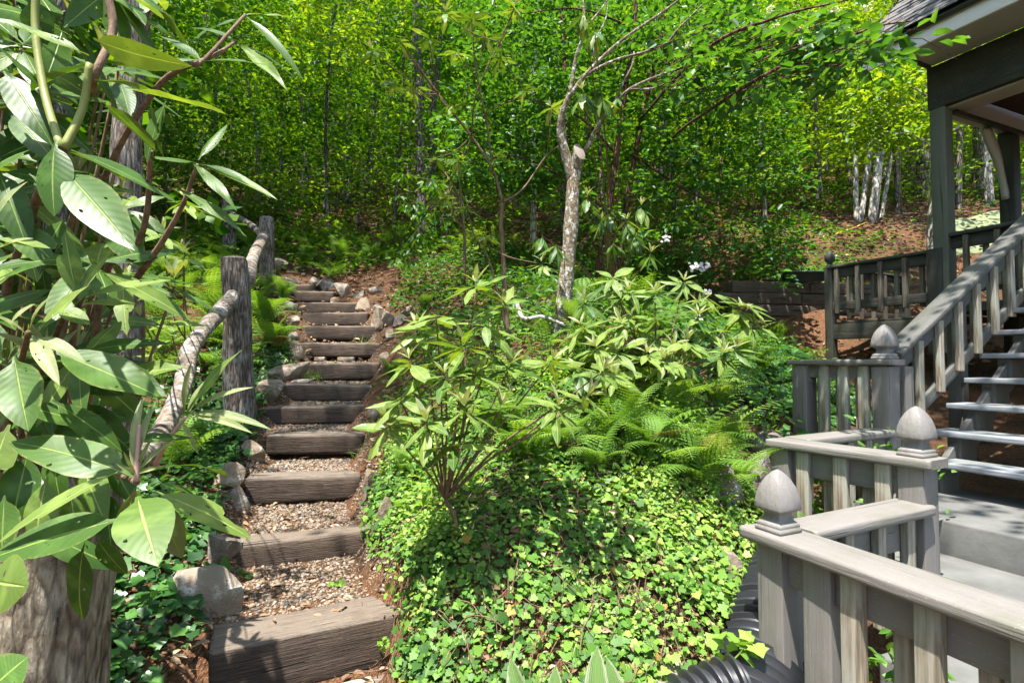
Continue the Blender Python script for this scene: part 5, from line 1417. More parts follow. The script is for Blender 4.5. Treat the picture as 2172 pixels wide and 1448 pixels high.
so = link("stub", np_mesh("stub", np.vstack(rows), [grid_faces(4, ng, True)], M['lichen_bark']), lt)
top = rows[-1]; nrm_ = np.cross(top[5] - top[0], top[10] - top[0]); nrm_ /= np.linalg.norm(nrm_)
if nrm_[1] > 0: nrm_ = -nrm_
cen = top.mean(0)
V = np.vstack([top + nrm_ * .001, cen + (top - cen) * .93 + nrm_ * .005, cen[None] + nrm_ * .003])
j = np.arange(ng)
link("sawn_face", np_mesh("sawn_face", V, [grid_faces(2, ng, True), np.stack([j + ng, (j + 1) % ng + ng, np.full(ng, 2 * ng)], -1)], M['endgrain'], False), so)
def limb(pts, r, name="branch", mat='lichen_bark', n=24, par=None, ns=10):
    mb = MB(); P = spline([np.array(p) for p in pts], n)
    mb.tube(P, np.interp(np.linspace(0, 1, n), np.linspace(0, 1, len(r)), r), ns, .10, 16)
    return link(name, mb.mesh(name, M[mat], True), par or lt)
limb([T5(1214, 385), T5(1200, 330, 4.93), T5(1190, 285, 4.9), T5(1193, 240, 4.85), T5(1210, 200, 4.8)], [.044, .042, .038, .034, .026])
limb([T5(1208, 205, 4.8), T5(1250, 150, 4.75), T5(1320, 85, 4.7), T5(1400, 30, 4.65), T5(1480, -30, 4.6)], [.024, .017, .013, .010, .006])
limb([T5(1210, 200, 4.8), T5(1222, 120, 4.75), T5(1240, 60, 4.7), T5(1232, -30, 4.7)], [.022, .015, .011, .008])
limb([T5(1225, 170, 4.78), T5(1300, 130, 4.7), T5(1400, 100, 4.65), T5(1440, 60, 4.6), T5(1490, 10, 4.55)], [.016, .012, .010, .008, .005])
limb([T5(1236, 330), T5(1268, 270, 4.9), T5(1300, 225, 4.85), T5(1335, 190, 4.8), T5(1400, 160, 4.75), T5(1500, 125, 4.7), T5(1560, 80, 4.65)], [.022, .018, .016, .013, .010, .008, .005])
limb([T5(1300, 225, 4.85), T5(1320, 180, 4.8), T5(1340, 140, 4.8), T5(1345, 110, 4.8)], [.010, .008, .006, .004])
limb([T5(1335, 190, 4.8), T5(1395, 185, 4.7), T5(1440, 150, 4.7), T5(1460, 120, 4.7)], [.009, .007, .005, .003])
limb([T5(1240, 60, 4.7), T5(1275, 20, 4.7), T5(1300, -20, 4.7)], [.010, .007, .005])
limb([T5(1260, 140, 4.75), T5(1262, 90, 4.7), T5(1285, 40, 4.7), T5(1290, -20, 4.7)], [.010, .008, .006, .004])
# a fallen branch at its foot
bl = limb([T5(1095, 640, 4.8), T5(1110, 675, 4.75), T5(1150, 672, 4.75), T5(1200, 690, 4.7)], [.02, .018, .016, .012], "fallen_branch", 'bark_pale', par=None)
bl.parent = None; bl.matrix_parent_inverse = Matrix()
tag(bl, "bare grey branch lying at the foot of the lichen tree", "branch")

# ---------------- trees
def tree(base, height, r0, label, bark='bark', crown='forest', lean=(0, 0), crown_z=(.45, 1.0), crown_r=2.2, n_spray=60, per=36, leaf=.085, spray_r=.55, name="forest_tree", limbs=7, bend=.25, group=None, low=None):
    base = Vector(base)
    t = thing(name, label, "tree", base, group)
    top = base + Vector((lean[0], lean[1], height))
    mids = [np.array(base) - (0, 0, .25)]
    for f in (.25, .5, .75): mids.append(np.array(base.lerp(top, f)) + rng.normal(0, bend * .35, 3) * (1, 1, 0) * min(1, f * 2))
    mids.append(np.array(top))
    mb = MB(); P = spline(mids, 26)
    mb.tube(P, np.linspace(r0, r0 * .28, 26) * (1 + .35 * np.exp(-np.linspace(0, 26, 26) / 1.2)), 12, .06, 7)
    LB = []
    for k in range(limbs):
        f = random.uniform(crown_z[0] * .9, .92)
        p = P[int(f * 25)]
        az = random.uniform(0, 6.283); rr = crown_r * random.uniform(.5, .95)
        e = p + np.array([math.cos(az) * rr, math.sin(az) * rr, random.uniform(.15, .8) * rr])
        Q = spline([p, (p + e) / 2 + (0, 0, -.08 * rr), e], 8)
        mb.tube(Q, np.linspace(r0 * .32 * (1.1 - f) + .008, .006, 8), 6)
        LB.append(Q)
    link("trunk", mb.mesh("trunk", M[bark], True), t)
    C, R = [], []
    for k in range(n_spray):
        if LB and random.random() < .55:
            Q = random.choice(LB); c = Q[random.randrange(3, 8)] + rng.normal(0, .28, 3)
        else:
            f = random.uniform(*crown_z); p = P[min(25, int(f * 25))]
            az = random.uniform(0, 6.283); rr = crown_r * math.sqrt(random.random()) * (1.15 - .55 * abs(f - sum(crown_z) / 2) / max(.01, (crown_z[1] - crown_z[0]) / 2))
            c = p + np.array([math.cos(az) * rr, math.sin(az) * rr, random.uniform(-.2, .2)])
        C.append(c); R.append(spray_r * random.uniform(.6, 1.35))
    if low:
        for k in range(low):
            f = random.uniform(.12, crown_z[0]); p = P[int(f * 25)]
            az = random.uniform(0, 6.283); rr = crown_r * random.uniform(.15, .6)
            C.append(p + np.array([math.cos(az) * rr, math.sin(az) * rr, 0])); R.append(spray_r * random.uniform(.5, .9))
    pos, d, u = sprays(C, R, per)
    n = len(pos)
    link("crown", leaf_mesh("crown", pos, d, u, rng.uniform(.65, 1.25, n) * leaf, rng.uniform(.5, .75, n), M[crown], 'leaf'), t)
    return t
G = "trees of the wooded slope behind the garden"
def px_tree(px, py, wpx, height, label, **k):
    b = gp(px, py)
    r = wpx / 2 * b.y / F
    return tree(b, height, max(.02, r), label, group=G, **k)
px_tree(736, 432, 19, 13, "straight grey forest trunk above the top of the stairs", lean=(-.1, .2), crown_r=2.6, n_spray=60, low=10)
px_tree(786, 432, 13, 11, "thinner dark trunk just right of the straight grey one", lean=(.2, .2), crown_r=2.2, n_spray=45, low=10)
px_tree(893, 512, 25, 13, "stout grey trunk left of the lanky rhododendron", bark='bark', lean=(-.3, .3), crown_r=3.0, n_spray=80, low=22)
px_tree(917, 500, 17, 11, "slimmer trunk close behind the stout grey one", bark='bark', lean=(.3, .5), crown_r=2.4, n_spray=40, low=5)
px_tree(1132, 520, 13, 9, "thin pale trunk between the lanky rhododendron and the lichen tree", bark='bark_pale', lean=(.2, .3), crown_r=2.2, n_spray=45, low=12)
px_tree(1208, 560, 15, 10, "straight red brown trunk behind the lichen tree", bark='bark_red', lean=(-.05, .2), crown_r=2.4, n_spray=50, low=10)
px_tree(600, 432, 9, 8, "slim sapling standing right of the rustic posts", lean=(-.6, .4), crown_r=1.9, n_spray=50, low=16)
px_tree(640, 425, 8, 8, "slim pale sapling next to the one right of the rustic posts", bark='bark_pale', lean=(.5, .3), crown_r=1.9, n_spray=50, low=16)
px_tree(548, 440, 9, 9, "slim leaning sapling behind the farthest rustic post", lean=(-1.0, .5), crown_r=2.0, n_spray=55, low=16)
px_tree(455, 440, 12, 10, "dark sapling left of the farthest rustic post", lean=(-.5, .3), crown_r=2.2, n_spray=60, low=16)
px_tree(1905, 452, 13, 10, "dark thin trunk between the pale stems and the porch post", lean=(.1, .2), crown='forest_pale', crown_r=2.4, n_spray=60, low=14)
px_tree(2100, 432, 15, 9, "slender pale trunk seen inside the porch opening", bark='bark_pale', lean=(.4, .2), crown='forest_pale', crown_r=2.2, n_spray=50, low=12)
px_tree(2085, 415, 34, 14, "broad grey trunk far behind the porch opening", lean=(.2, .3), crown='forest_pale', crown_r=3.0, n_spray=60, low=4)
px_tree(1480, 470, 12, 10, "dark trunk in the shade left of the orange ribbon", lean=(.3, .2), crown_r=2.4, n_spray=55, low=18)
px_tree(1625, 480, 10, 9, "slim stem left of the pale multi stemmed tree", lean=(-.2, .2), crown='forest_pale', crown_r=2.2, n_spray=55, low=18)
# pale multi-stemmed tree
bb = gp(1838, 470)
ms = thing("multi_stemmed_tree", "clump of pale grey stems rising behind the deck railing", "tree", bb, G)
C, R = [], []
for k, (dx, top, w_) in enumerate(((-30, (1800, 60), 11), (-12, (1850, 40), 14), (8, (1868, 20), 17), (22, (1900, 60), 10), (40, (1925, 90), 9))):
    p0 = np.array(bb) + (dx * .008, random.uniform(-.1, .1), -.1)
    p1 = np.array(at(top[0], top[1], bb.y + random.uniform(-.4, .6)))
    P = spline([p0, p0 * .62 + p1 * .38 + rng.normal(0, .07, 3), p0 * .3 + p1 * .7 + rng.normal(0, .1, 3), p1], 22)
    mb = MB(); mb.tube(P, np.linspace(w_ / 2 * bb.y / F, .02, 22), 10, .06, 9)
    link("stem", mb.mesh("stem", M['bark_pale'], True), ms)
    for j in range(26):
        q = P[random.randrange(8, 22)] + rng.normal(0, .75, 3) * (1, 1, .6); C.append(q); R.append(random.uniform(.3, .65))
pos, d, u = sprays(C, R, 34); n = len(pos)
link("crown", leaf_mesh("crown", pos, d, u, rng.uniform(.06, .11, n), rng.uniform(.5, .75, n), M['forest_pale'], 'leaf'), ms)
# speckled trunk beside the porch post
bt = at(1988, 640, 8.6); bt.z = hz(bt.x, bt.y)
bt2 = thing("speckled_tree", "pale speckled trunk standing close to the porch post", "tree", bt, G)
P = spline([np.array(bt) - (0, 0, .2), np.array(at(1986, 500, 8.6)), np.array(at(1993, 380, 8.65)), np.array(at(2004, 240, 8.7)), np.array(at(2012, 60, 8.8)), np.array(at(2015, -300, 9))], 30)
mb = MB(); mb.tube(P, np.linspace(.135, .06, 30), 16, .06, 9)
for a_, b_, c_ in (((1998, 250), (1960, 200), (1930, 185)), ((1996, 330), (1940, 290), (1880, 280)), ((2000, 290), (2060, 260), (2110, 240))):
    Q = spline([np.array(at(*a_, 8.7)), np.array(at(*b_, 8.4)), np.array(at(*c_, 8.2))], 8); mb.tube(Q, np.linspace(.03, .01, 8), 6)
link("trunk", mb.mesh("trunk", M['bark_pale'], True), bt2)
C = [np.array(at(random.uniform(1830, 1995), random.uniform(120, 300), random.uniform(7.8, 9))) for k in range(60)] + [P[29] + rng.normal(0, 1.3, 3) for k in range(60)]
pos, d, u = sprays(C, [random.uniform(.25, .5) for c in C], 30); n = len(pos)
link("crown", leaf_mesh("crown", pos, d, u, rng.uniform(.07, .13, n), rng.uniform(.5, .75, n), M['forest_pale'], 'leaf'), bt2)

# big rough pine behind the left rhododendron: its crown shades the stairs
pb = at(262, 700, 4.0); pb.z = hz(pb.x, pb.y)
pn = thing("pine_tree", "big rough barked trunk behind the foreground rhododendron", "tree", pb)
mb = MB(); P = spline([np.array(pb) - (0, 0, .2), np.array(at(266, 400, 4.0)), np.array(at(285, 100, 4.05)), np.array(pb) + (.3, .1, 7), np.array(pb) + (.4, .1, 13)], 44)
mb.tube(P, np.linspace(.12, .05, 44) * (1 + .4 * np.exp(-np.arange(44) / 2)), 24, .07, 9)
C, R = [], []
for k in range(34):
    f = random.randrange(26, 43); az = random.uniform(0, 6.283); rr = random.uniform(.8, 2.7) * (1.25 - f / 60)
    e = P[f] + np.array([math.cos(az) * rr, math.sin(az) * rr, random.uniform(-.1, .5)])
    Q = spline([P[f], (P[f] + e) / 2 + (0, 0, .08), e], 7); mb.tube(Q, np.linspace(.03, .008, 7), 6)
    for j in range(5): C.append(Q[random.randrange(3, 7)] + rng.normal(0, .22, 3)); R.append(random.uniform(.22, .42))
link("trunk", mb.mesh("trunk", M['post'], True), pn)
pos, d, u = sprays(C, R, 55, .35, .9); n = len(pos)
link("crown", leaf_mesh("crown", pos, d, u, rng.uniform(.10, .2, n), .10, M['pine'], 'quad'), pn)

# dogwood with dark leaning stems, spreading over the middle
dg = gp(1268, 610)
dw = thing("dogwood_tree", "dark leaved dogwood with two leaning brown stems right of the lichen tree", "tree", dg)
DY = dg.y
print('DY', DY)
mb = MB()
for pts, r0, r1 in (([(1262, 610, 0), (1290, 450, 0), (1325, 200, -.1), (1345, 60, -.2), (1360, -200, -.3)], .060, .028), ([(1300, 612, .1), (1330, 430, .1), (1362, 250, 0), (1400, 90, -.2), (1440, -150, -.5)], .055, .025),
                    ([(1330, 430, .1), (1420, 300, -.4), (1540, 210, 4.2 - DY), (1700, 120, 3.7 - DY), (1850, 60, 3.3 - DY), (1930, 45, 3.1 - DY)], .020, .004), ([(1362, 250, 0), (1480, 120, 4.4 - DY), (1640, 40, 3.8 - DY), (1800, 0, 3.3 - DY)], .018, .005), ([(1290, 450, 0), (1200, 380, -.4), (1090, 330, -.7), (980, 350, -.9)], .022, .006),
                    ([(1310, 330, 0), (1230, 250, -.5), (1120, 210, -.8), (1040, 230, -1)], .02, .006), ([(1345, 330, 0), (1450, 400, -.3), (1550, 450, -.5), (1640, 500, -.6)], .022, .006), ([(1290, 470, 0), (1390, 500, -.4), (1470, 540, -.6)], .016, .005), ([(1345, 60, -.2), (1230, 20, -.8), (1100, 30, -1.2)], .02, .006)):
    P = spline([np.array(at(a_, b_, DY + c_)) for a_, b_, c_ in pts], 24); mb.tube(P, np.linspace(r0, r1, 24), 9, .06, 9)
link("trunk", mb.mesh("trunk", M['bark_red'], True), dw)
C, R = [], []
for k in range(420):
    px, py = random.uniform(960, 1680), random.uniform(-20, 590)
    if px < 1180 and py > 420: py -= 200
    if 1195 < px < 1330 and py > 230 and random.random() < .6: continue
    C.append(np.array(at(px, py, DY + random.uniform(-.9, 1.4)))); R.append(random.uniform(.22, .42))
for k in range(70):   # the crown above the frame
    C.append(np.array([dg.x + random.uniform(-2.2, 2.2), DY + random.uniform(-1.6, 1.2), random.uniform(3.6, 6.0)])); R.append(random.uniform(.3, .5))
pos, d, u = sprays(C, R, 34, .12, .4, .35); n = len(pos)
link("crown", leaf_mesh("crown", pos, d, u, rng.uniform(.075, .14, n), rng.uniform(.5, .68, n), M['dogwood'], 'leaf'), dw)
# its long front branch with larger leaves, twigs and cream flower heads
C, R = [], []
for k in range(85):
    f = random.random() * (1 if k % 3 else .55)
    f = .80 * f ** 1.1; px = 1430 + f * 640 + random.uniform(-30, 30); py = 140 - f * 95 + random.uniform(-110, 95) * (1 - .72 * f); D = 4.5 - f * 1.7 + random.uniform(-.25, .35)
    if py > 215: continue
    C.append(np.array(at(px, py, D))); R.append(.16 + .06 * random.random())
pos, d, u = sprays(C, R, 12, .12, .45, .5); n = len(pos)
link("front_leaves", leaf_mesh("front_leaves", pos, d, u, rng.uniform(.075, .12, n), rng.uniform(.5, .62, n), M['dogwood'], 'leaf'), dw)
mb = MB()
for c in C:
    e = c + rng.normal(0, .12, 3); mb.tube(spline([c + (-.25, .2, -.02), c, e], 6), np.linspace(.004, .0015, 6), 5)
tag(link("twigs", mb.mesh("twigs", M['bark_red'], True), dw), kind="stuff")
for px, py in ((1650, 55), (1705, 65), (1715, 102), (1460, 95), (1770, 20), (1635, 20), (1840, 15)):
    c = np.array(at(px, py, 4.2 - (px - 1460) / 400))
    nb = 40; pp = c + np.clip(rng.normal(0, .016, (nb, 3)), -.028, .028) * (1, 1, .45)
    link("flower_head", leaf_mesh("flower_head", pp, rng.normal(0, 1, (nb, 3)), rng.normal(0, .5, (nb, 3)) + (0, 0, 1), .018, .8, M['cream'], 'quad'), dw)

# drooping broad-leaved sapling before the stout trunk
sp_ = gp(985, 600)
sl = thing("leafy_sapling", "sapling with drooping oval leaves hanging before the stout grey trunk", "tree", sp_)
mb = MB(); SY = sp_.y - .4
P = spline([np.array(sp_) - (0, 0, .05), np.array(at(985, 500, SY)), np.array(at(975, 420, SY)), np.array(at(940, 360, SY))], 14); mb.tube(P, np.linspace(.025, .01, 14), 8, .06, 12)
C = []
for k in range(26):
    px, py = random.uniform(845, 1000), random.uniform(360, 470)
    if k > 18: px, py = [(900, 500), (870, 530), (855, 555), (840, 545), (925, 480), (950, 470), (880, 500), (905, 455)][k - 19] if k - 19 < 8 else (900, 450)
    c = np.array(at(px, py, SY + random.uniform(-.35, .3))); C.append(c)
    mb.tube(spline([P[random.randrange(5, 13)], (c + P[9]) / 2 + (0, 0, .08), c], 6), np.linspace(.006, .002, 6), 5)
link("trunk", mb.mesh("trunk", M['twig'], True), sl)
pos, d, u = sprays(C, .13, 12, .3, .5, .4); n = len(pos); d[:, 2] -= .9
link("crown", leaf_mesh("crown", pos, d, u, rng.uniform(.08, .125, n), rng.uniform(.5, .6, n), M['forest'], 'leaf'), sl)
# pale leafy branch at the top, left of the middle
pf = gp(700, 500)
pf2 = thing("leafy_sapling", "slim sapling with pale lime leaves at the top above the stairs", "tree", pf, G)
mb = MB(); mb.tube(spline([np.array(pf) - (0, 0, .1), np.array(at(690, 300, pf.y - .5)), np.array(at(705, 60, pf.y - 2.0)), np.array(at(740, -80, pf.y - 3))], 20), np.linspace(.045, .012, 20), 8, .05, 10)
link("trunk", mb.mesh("trunk", M['bark'], True), pf2)
C = [np.array(at(random.uniform(590, 800), random.uniform(-60, 150), pf.y - random.uniform(2, 4.5))) for k in range(60)]
pos, d, u = sprays(C, [random.uniform(.2, .4) for c in C], 26); n = len(pos)
link("crown", leaf_mesh("crown", pos, d, u, rng.uniform(.07, .12, n), rng.uniform(.5, .65, n), M['forest_pale'], 'leaf'), pf2)

# tall trees beside and behind the viewer: they dapple the stairs and the house side
for (x, y, h_, lean, cr, ns, lb_, czz) in ((-5.7, -.2, 9.5, (1.3, 1.4), 1.8, 85, "tall tree overhanging the left bank", (.5, 1)), (5.4, 1.2, 10.5, (-1.6, 2.6), 2.6, 170, "tall tree overhanging the porch stairs", (.58, 1)), (5.0, -1.5, 9.5, (-2.4, 2.4), 1.35, 60, "tall tree overhanging the concrete steps", (.68, 1))):
    tree((x, y, hz(x, y)), h_, .16, lb_, crown_r=cr, n_spray=ns, per=34, leaf=.13, spray_r=.5, lean=lean, crown_z=czz)

# ---------------- the wood behind: one mass of saplings and leaves
TP, TR = MB(), []
C, R, S = [], [], []
cnt = 0
while cnt < 520:
    y = 10.8 + 46 * random.random() ** 1.15; x = random.uniform(-1, 1) * (y * 1.02 + 2)
    if x > 4 and y < 11.9: continue
    if abs(x + 3) < 3 and y < 13: continue
    cnt += 1
    z = hz(x, y); h_ = random.uniform(3.5, 15) if y > 15 else random.uniform(3, 9)
    b = np.array([x, y, z]); tp = b + (random.uniform(-.8, .8), random.uniform(-.6, .6), h_)
    P = spline([b - (0, 0, .2), (b + tp) / 2 + rng.normal(0, .15, 3), tp], 9)
    if random.random() < .45: TP.tube(P, np.linspace(random.uniform(.02, .085), .012, 9), 6, 0, 1, False)
    for k in range(int(6 + h_ * .8)):
        f = random.uniform(.10, 1.0); rr = h_ * .26 * math.sqrt(random.random()) * (1.25 - f * .6); az = random.uniform(0, 6.283)
        p = P[int(f * 8)]
        C.append(p + np.array([math.cos(az) * rr, math.sin(az) * rr, random.uniform(-.3, .3)])); R.append(random.uniform(.4, .85) * (1 + (y - 11) / 45)); S.append(.105 + .0042 * (y - 10))
for k in range(200):          # taller trees higher up the hill close the view
    y = random.uniform(38, 66); x = random.uniform(-1, 1) * (y * 1.05 + 2); z = hz(x, y); h_ = random.uniform(12, 24)
    b = np.array([x, y, z]); TP.tube(spline([b, b + (random.uniform(-1, 1), 0, h_)], 6), np.linspace(.2, .05, 6), 6, 0, 1, False)
    for j in range(19):
        rr = 3.2 * math.sqrt(random.random()); az = random.uniform(0, 6.283)
        C.append(b + np.array([math.cos(az) * rr, math.sin(az) * rr, h_ * random.uniform(.05, 1.05)])); R.append(random.uniform(1.0, 1.9)); S.append(random.uniform(.32, .46))
for k in range(2600):         # the high canopy that keeps the wood in shade, with gaps
    y = 5.5 + 34 * random.random(); x = random.uniform(-1, 1) * (y * .95 + 6)
    if float(noise3(np.array([[x * .5, y * .5, 3.0]]), 1.1)[0]) > (.04 if x < 2.5 else -.18): continue
    if x > 1.5 and y < 9: continue
    if x > 3 and y < 13 and random.random() < .6: continue
    if y < 8.5 and x > -3: continue
    C.append(np.array([x, y, hz(x, y) + random.uniform(10.5, 14.5)])); R.append(random.uniform(.6, 1.1)); S.append(.17)
for k in range(26):
    y = random.uniform(13, 40); x = random.uniform(-1, 1) * (y * .95 + 3); b = np.array([x, y, hz(x, y)])
    TP.tube(spline([b - (0, 0, .2), b + (random.uniform(-.5, .5), 0, 13.5)], 8), np.linspace(random.uniform(.12, .2), .05, 8), 9, 0, 1, False)
for k in range(2300):         # understory sprays
    y = 11.2 + 22 * random.random() ** 1.5; x = random.uniform(-1, 1) * (y * 1.02 + 1)
    if (x > 4 and y < 11.9): continue
    C.append(np.array([x, y, hz(x, y) + random.uniform(.4, 5.5)])); R.append(random.uniform(.4, .9)); S.append(.10 + .004 * (y - 10))
me = TP.mesh("wood_stems", M['bark'], True)
C, R, S = np.array(C), np.array(R), np.array(S)
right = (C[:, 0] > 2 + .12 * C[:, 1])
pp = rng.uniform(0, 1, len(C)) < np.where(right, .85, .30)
wood = thing("distant_wood", "dense green wood of saplings climbing the hillside behind everything", "wood", (0, 20, hz(0, 20)))
wood["kind"] = "stuff"
link("stems", me, wood)
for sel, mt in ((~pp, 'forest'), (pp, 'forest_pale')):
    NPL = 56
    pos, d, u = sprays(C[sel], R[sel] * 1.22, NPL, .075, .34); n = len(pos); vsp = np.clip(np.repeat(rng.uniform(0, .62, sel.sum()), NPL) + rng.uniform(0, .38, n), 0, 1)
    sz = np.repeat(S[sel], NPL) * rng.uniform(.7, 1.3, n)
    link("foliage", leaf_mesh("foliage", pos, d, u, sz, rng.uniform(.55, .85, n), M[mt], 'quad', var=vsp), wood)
# the wood goes on all around the house and behind the viewer
C, R = [], []
TP = MB()
for k in range(64):
    a_ = math.radians(random.uniform(-232, 52)); rr = random.uniform(9, 17)
    x, y = rr * math.cos(a_), rr * math.sin(a_)
    if x > 3 and -3 < y: x += 9
    b = np.array([x, y, hz(x, y)]); h_ = random.uniform(9, 15)
    TP.tube(spline([b - (0, 0, .2), b + (random.uniform(-.8, .8), random.uniform(-.8, .8), h_)], 6), np.linspace(.16, .04, 6), 7, 0, 1, False)
    for j in range(44):
        q = 2.3 * math.sqrt(random.random()); az = random.uniform(0, 6.283)
        C.append(b + np.array([math.cos(az) * q, math.sin(az) * q, h_ * random.uniform(.06, 1.05)])); R.append(random.uniform(.7, 1.2))
sw = thing("surrounding_wood", "green wood surrounding the garden on the viewer's side", "wood", (0, -12, hz(0, -12)))
sw["kind"] = "stuff"
link("stems", TP.mesh("stems", M['bark'], True), sw)
pos, d, u = sprays(C, R, 24, .2, .6); n = len(pos)
link("foliage", leaf_mesh("foliage", pos, d, u, rng.uniform(.2, .36, n), rng.uniform(.55, .8, n), M['forest'], 'quad'), sw)
# low undergrowth on the slope
n = 66000
Y = 9.6 + 24 * rng.uniform(0, 1, n) ** 1.9; X = rng.uniform(-1, 1, n) * (Y * 1.0 + 1)
k = (.5 + .8 * noise3(np.stack([X, Y, X * 0], -1), .8) > rng.uniform(0, 1, n)) & ~((X > 6.4) & (Y < 12.2) & (rng.uniform(0, 1, n) < .9)) & ~((X > -2.8) & (X < -.5) & (Y < 10.3)) & ~((X > 4.2) & (Y < 11.0) & (rng.uniform(0, 1, n) < .5)) & ~((np.abs(X + 3.2) < .9) & (Y < 10.2))
X, Y = X[k], Y[k]; n = len(X)
pos = np.stack([X, Y, hfield(X, Y) + rng.uniform(.02, .45, n) * (.5 + .5 * noise3(np.stack([X, Y, X * 0], -1), 1.7))], -1)
d = rng.normal(0, 1, (n, 3)); d[:, 2] *= .4; u = rng.normal(0, .45, (n, 3)); u[:, 2] += 1
tag(link("undergrowth", leaf_mesh("undergrowth", pos, d, u, rng.uniform(.06, .13, n), rng.uniform(.5, .75, n), M['forest'], 'leaf')), "low leafy undergrowth covering the wooded slope", "undergrowth", None, "stuff")
# leafy weeds among ferns and on the bank
def weeds(n, xr, yr, fn, label, hgt=.22, L=(.035, .075), mat='weed'):
    X = rng.uniform(*xr, n); Y = rng.uniform(*yr, n); k = rng.uniform(0, 1, n) < fn(X, Y); X, Y = X[k], Y[k]; n = len(X)
    pos = np.stack([X, Y, hfield(X, Y) + hgt * rng.uniform(.1, 1, n) * np.clip(.5 + .7 * noise3(np.stack([X, Y, X * 0], -1), 3.1), .1, 1.2)], -1)
    d = rng.normal(0, 1, (n, 3)); d[:, 2] = d[:, 2] * .4 - .2; u = rng.normal(0, .4, (n, 3)); u[:, 2] += 1
    tag(link("weeds", leaf_mesh("weeds", pos, d, u, rng.uniform(*L, n), rng.uniform(.45, .7, n), M[mat], 'leaf')), label, "weeds", None, "stuff")
side = lambda X, Y: path_dist(X, np.maximum(Y, 2.7))
weeds(9000, (-1.6, 2.2), (3.2, 6.0), lambda X, Y: np.clip((side(X, Y) - .6) / .2, 0, 1) * .7, "small leafy weeds between the ferns on the right bank", .30)
weeds(9000, (-.75, 1.25), (2.85, 4.3), lambda X, Y: np.clip((side(X, Y) - .5) / .2, 0, 1) * np.clip((Y - 2.8) / .5, 0, 1) * .8, "pale leafy weeds and seedlings filling the top of the ivy bank", .34, (.03, .06), 'weed_pale')
weeds(9000, (-5, -1.6), (3.0, 9.5), lambda X, Y: np.clip((-side(X, Y) - .55) / .2, 0, 1) * .6, "small leafy weeds between the ferns on the left bank", .28)
weeds(15000, (-1.8, 3.4), (5.6, 10.5), lambda X, Y: np.clip((side(X, Y) - .75) / .2, 0, 1) * .7, "shaded weeds below the dogwood", .35, (.05, .10), 'dogwood')
weeds(5200, (3.2, 9), (9.3, 12), lambda X, Y: np.clip(.1 + noise3(np.stack([X, Y, X * 0], -1), 1.2), 0, 1), "scattered weeds on the leaf strewn slope behind the tie wall", .25, (.05, .1))
weeds(900, (2.4, 4.2), (7.2, 9.3), lambda X, Y: .8 + 0 * X, "weeds before the tie wall", .4, (.05, .1))
# grass tufts on the steps
for i, (px, py, nb, Lg, lb_) in enumerate(((655, 812, 120, .13, "grass tuft hanging over the left half of the sixth step"), (770, 762, 90, .12, "grass tuft on the right end of the eighth step"), (785, 925, 70, .12, "grass tuft at the right end of the fourth step"), (690, 905, 70, .04, "low grass patch on the tread of the fifth step"), (715, 768, 60, .05, "fine grass along the seventh step"), (590, 740, 120, .2, "grass clump left of the eighth step"))):
    p = gp(px, py)
    pos = np.array(p) + np.clip(rng.normal(0, 1, (nb, 3)), -1.6, 1.6) * (.09, .045, .0); pos[:, 2] = hfield(pos[:, 0], pos[:, 1]) + .0
    if i in (0,): pos[:, 2] += .06
    d = rng.normal(0, .8, (nb, 3)) + (0, -.6, .75); u = rng.normal(0, .5, (nb, 3)) + (0, 0, 1)
    tag(link("grass_tuft", leaf_mesh("grass_tuft", pos, d, u, rng.uniform(.6, 1.2, nb) * Lg, .05, M['grass'], 'blade')), lb_, "grass", "grass tufts on the stairs")
# weeds in the gravel
for px, py, lb_ in ((520, 1225, "small weed at the left end of the lowest tread"), (715, 1245, "small weed sprouting in the pebbles of the lowest tread"), (815, 1370, "sprig of ground ivy on the front of the lowest step"), (580, 968, "little weed before the fourth step")):
    p = gp(px, py)
    nb = 16; pos = np.array(p) + np.clip(rng.normal(0, 1, (nb, 3)), -1.3, 1.3) * (.028, .025, .0) + (0, 0, .02)
    if py == 1370: pos = np.array(at(815, 1365, 2.80)) + np.clip(rng.normal(0, .02, (nb, 3)), -.025, .025)
    tag(link("weed", leaf_mesh("weed", pos, rng.normal(0, 1, (nb, 3)), rng.normal(0, .4, (nb, 3)) + (0, -.3, 1), rng.uniform(.02, .04, nb), .9, M['ivy'], 'ivy', .1, rng.uniform(.4, .8, nb))), lb_, "weed", "weeds on the stairs")
# ivy sprig by the pipe
p = at(1560, 1370, 2.35); nb = 16
tag(link("ivy_sprig", leaf_mesh("ivy_sprig", np.array(p) + np.clip(rng.normal(0, 1, (nb, 3)), -1.2, 1.2) * (.06, .03, .04), rng.normal(0, 1, (nb, 3)) + (0, -.4, 0), rng.normal(0, .4, (nb, 3)) + (0, -.5, .8), rng.uniform(.05, .09, nb), 1.0, M['ivy'], 'ivy', .1, rng.uniform(.5, .9, nb))), "fresh ivy sprig between the two black pipe halves", "ivy")
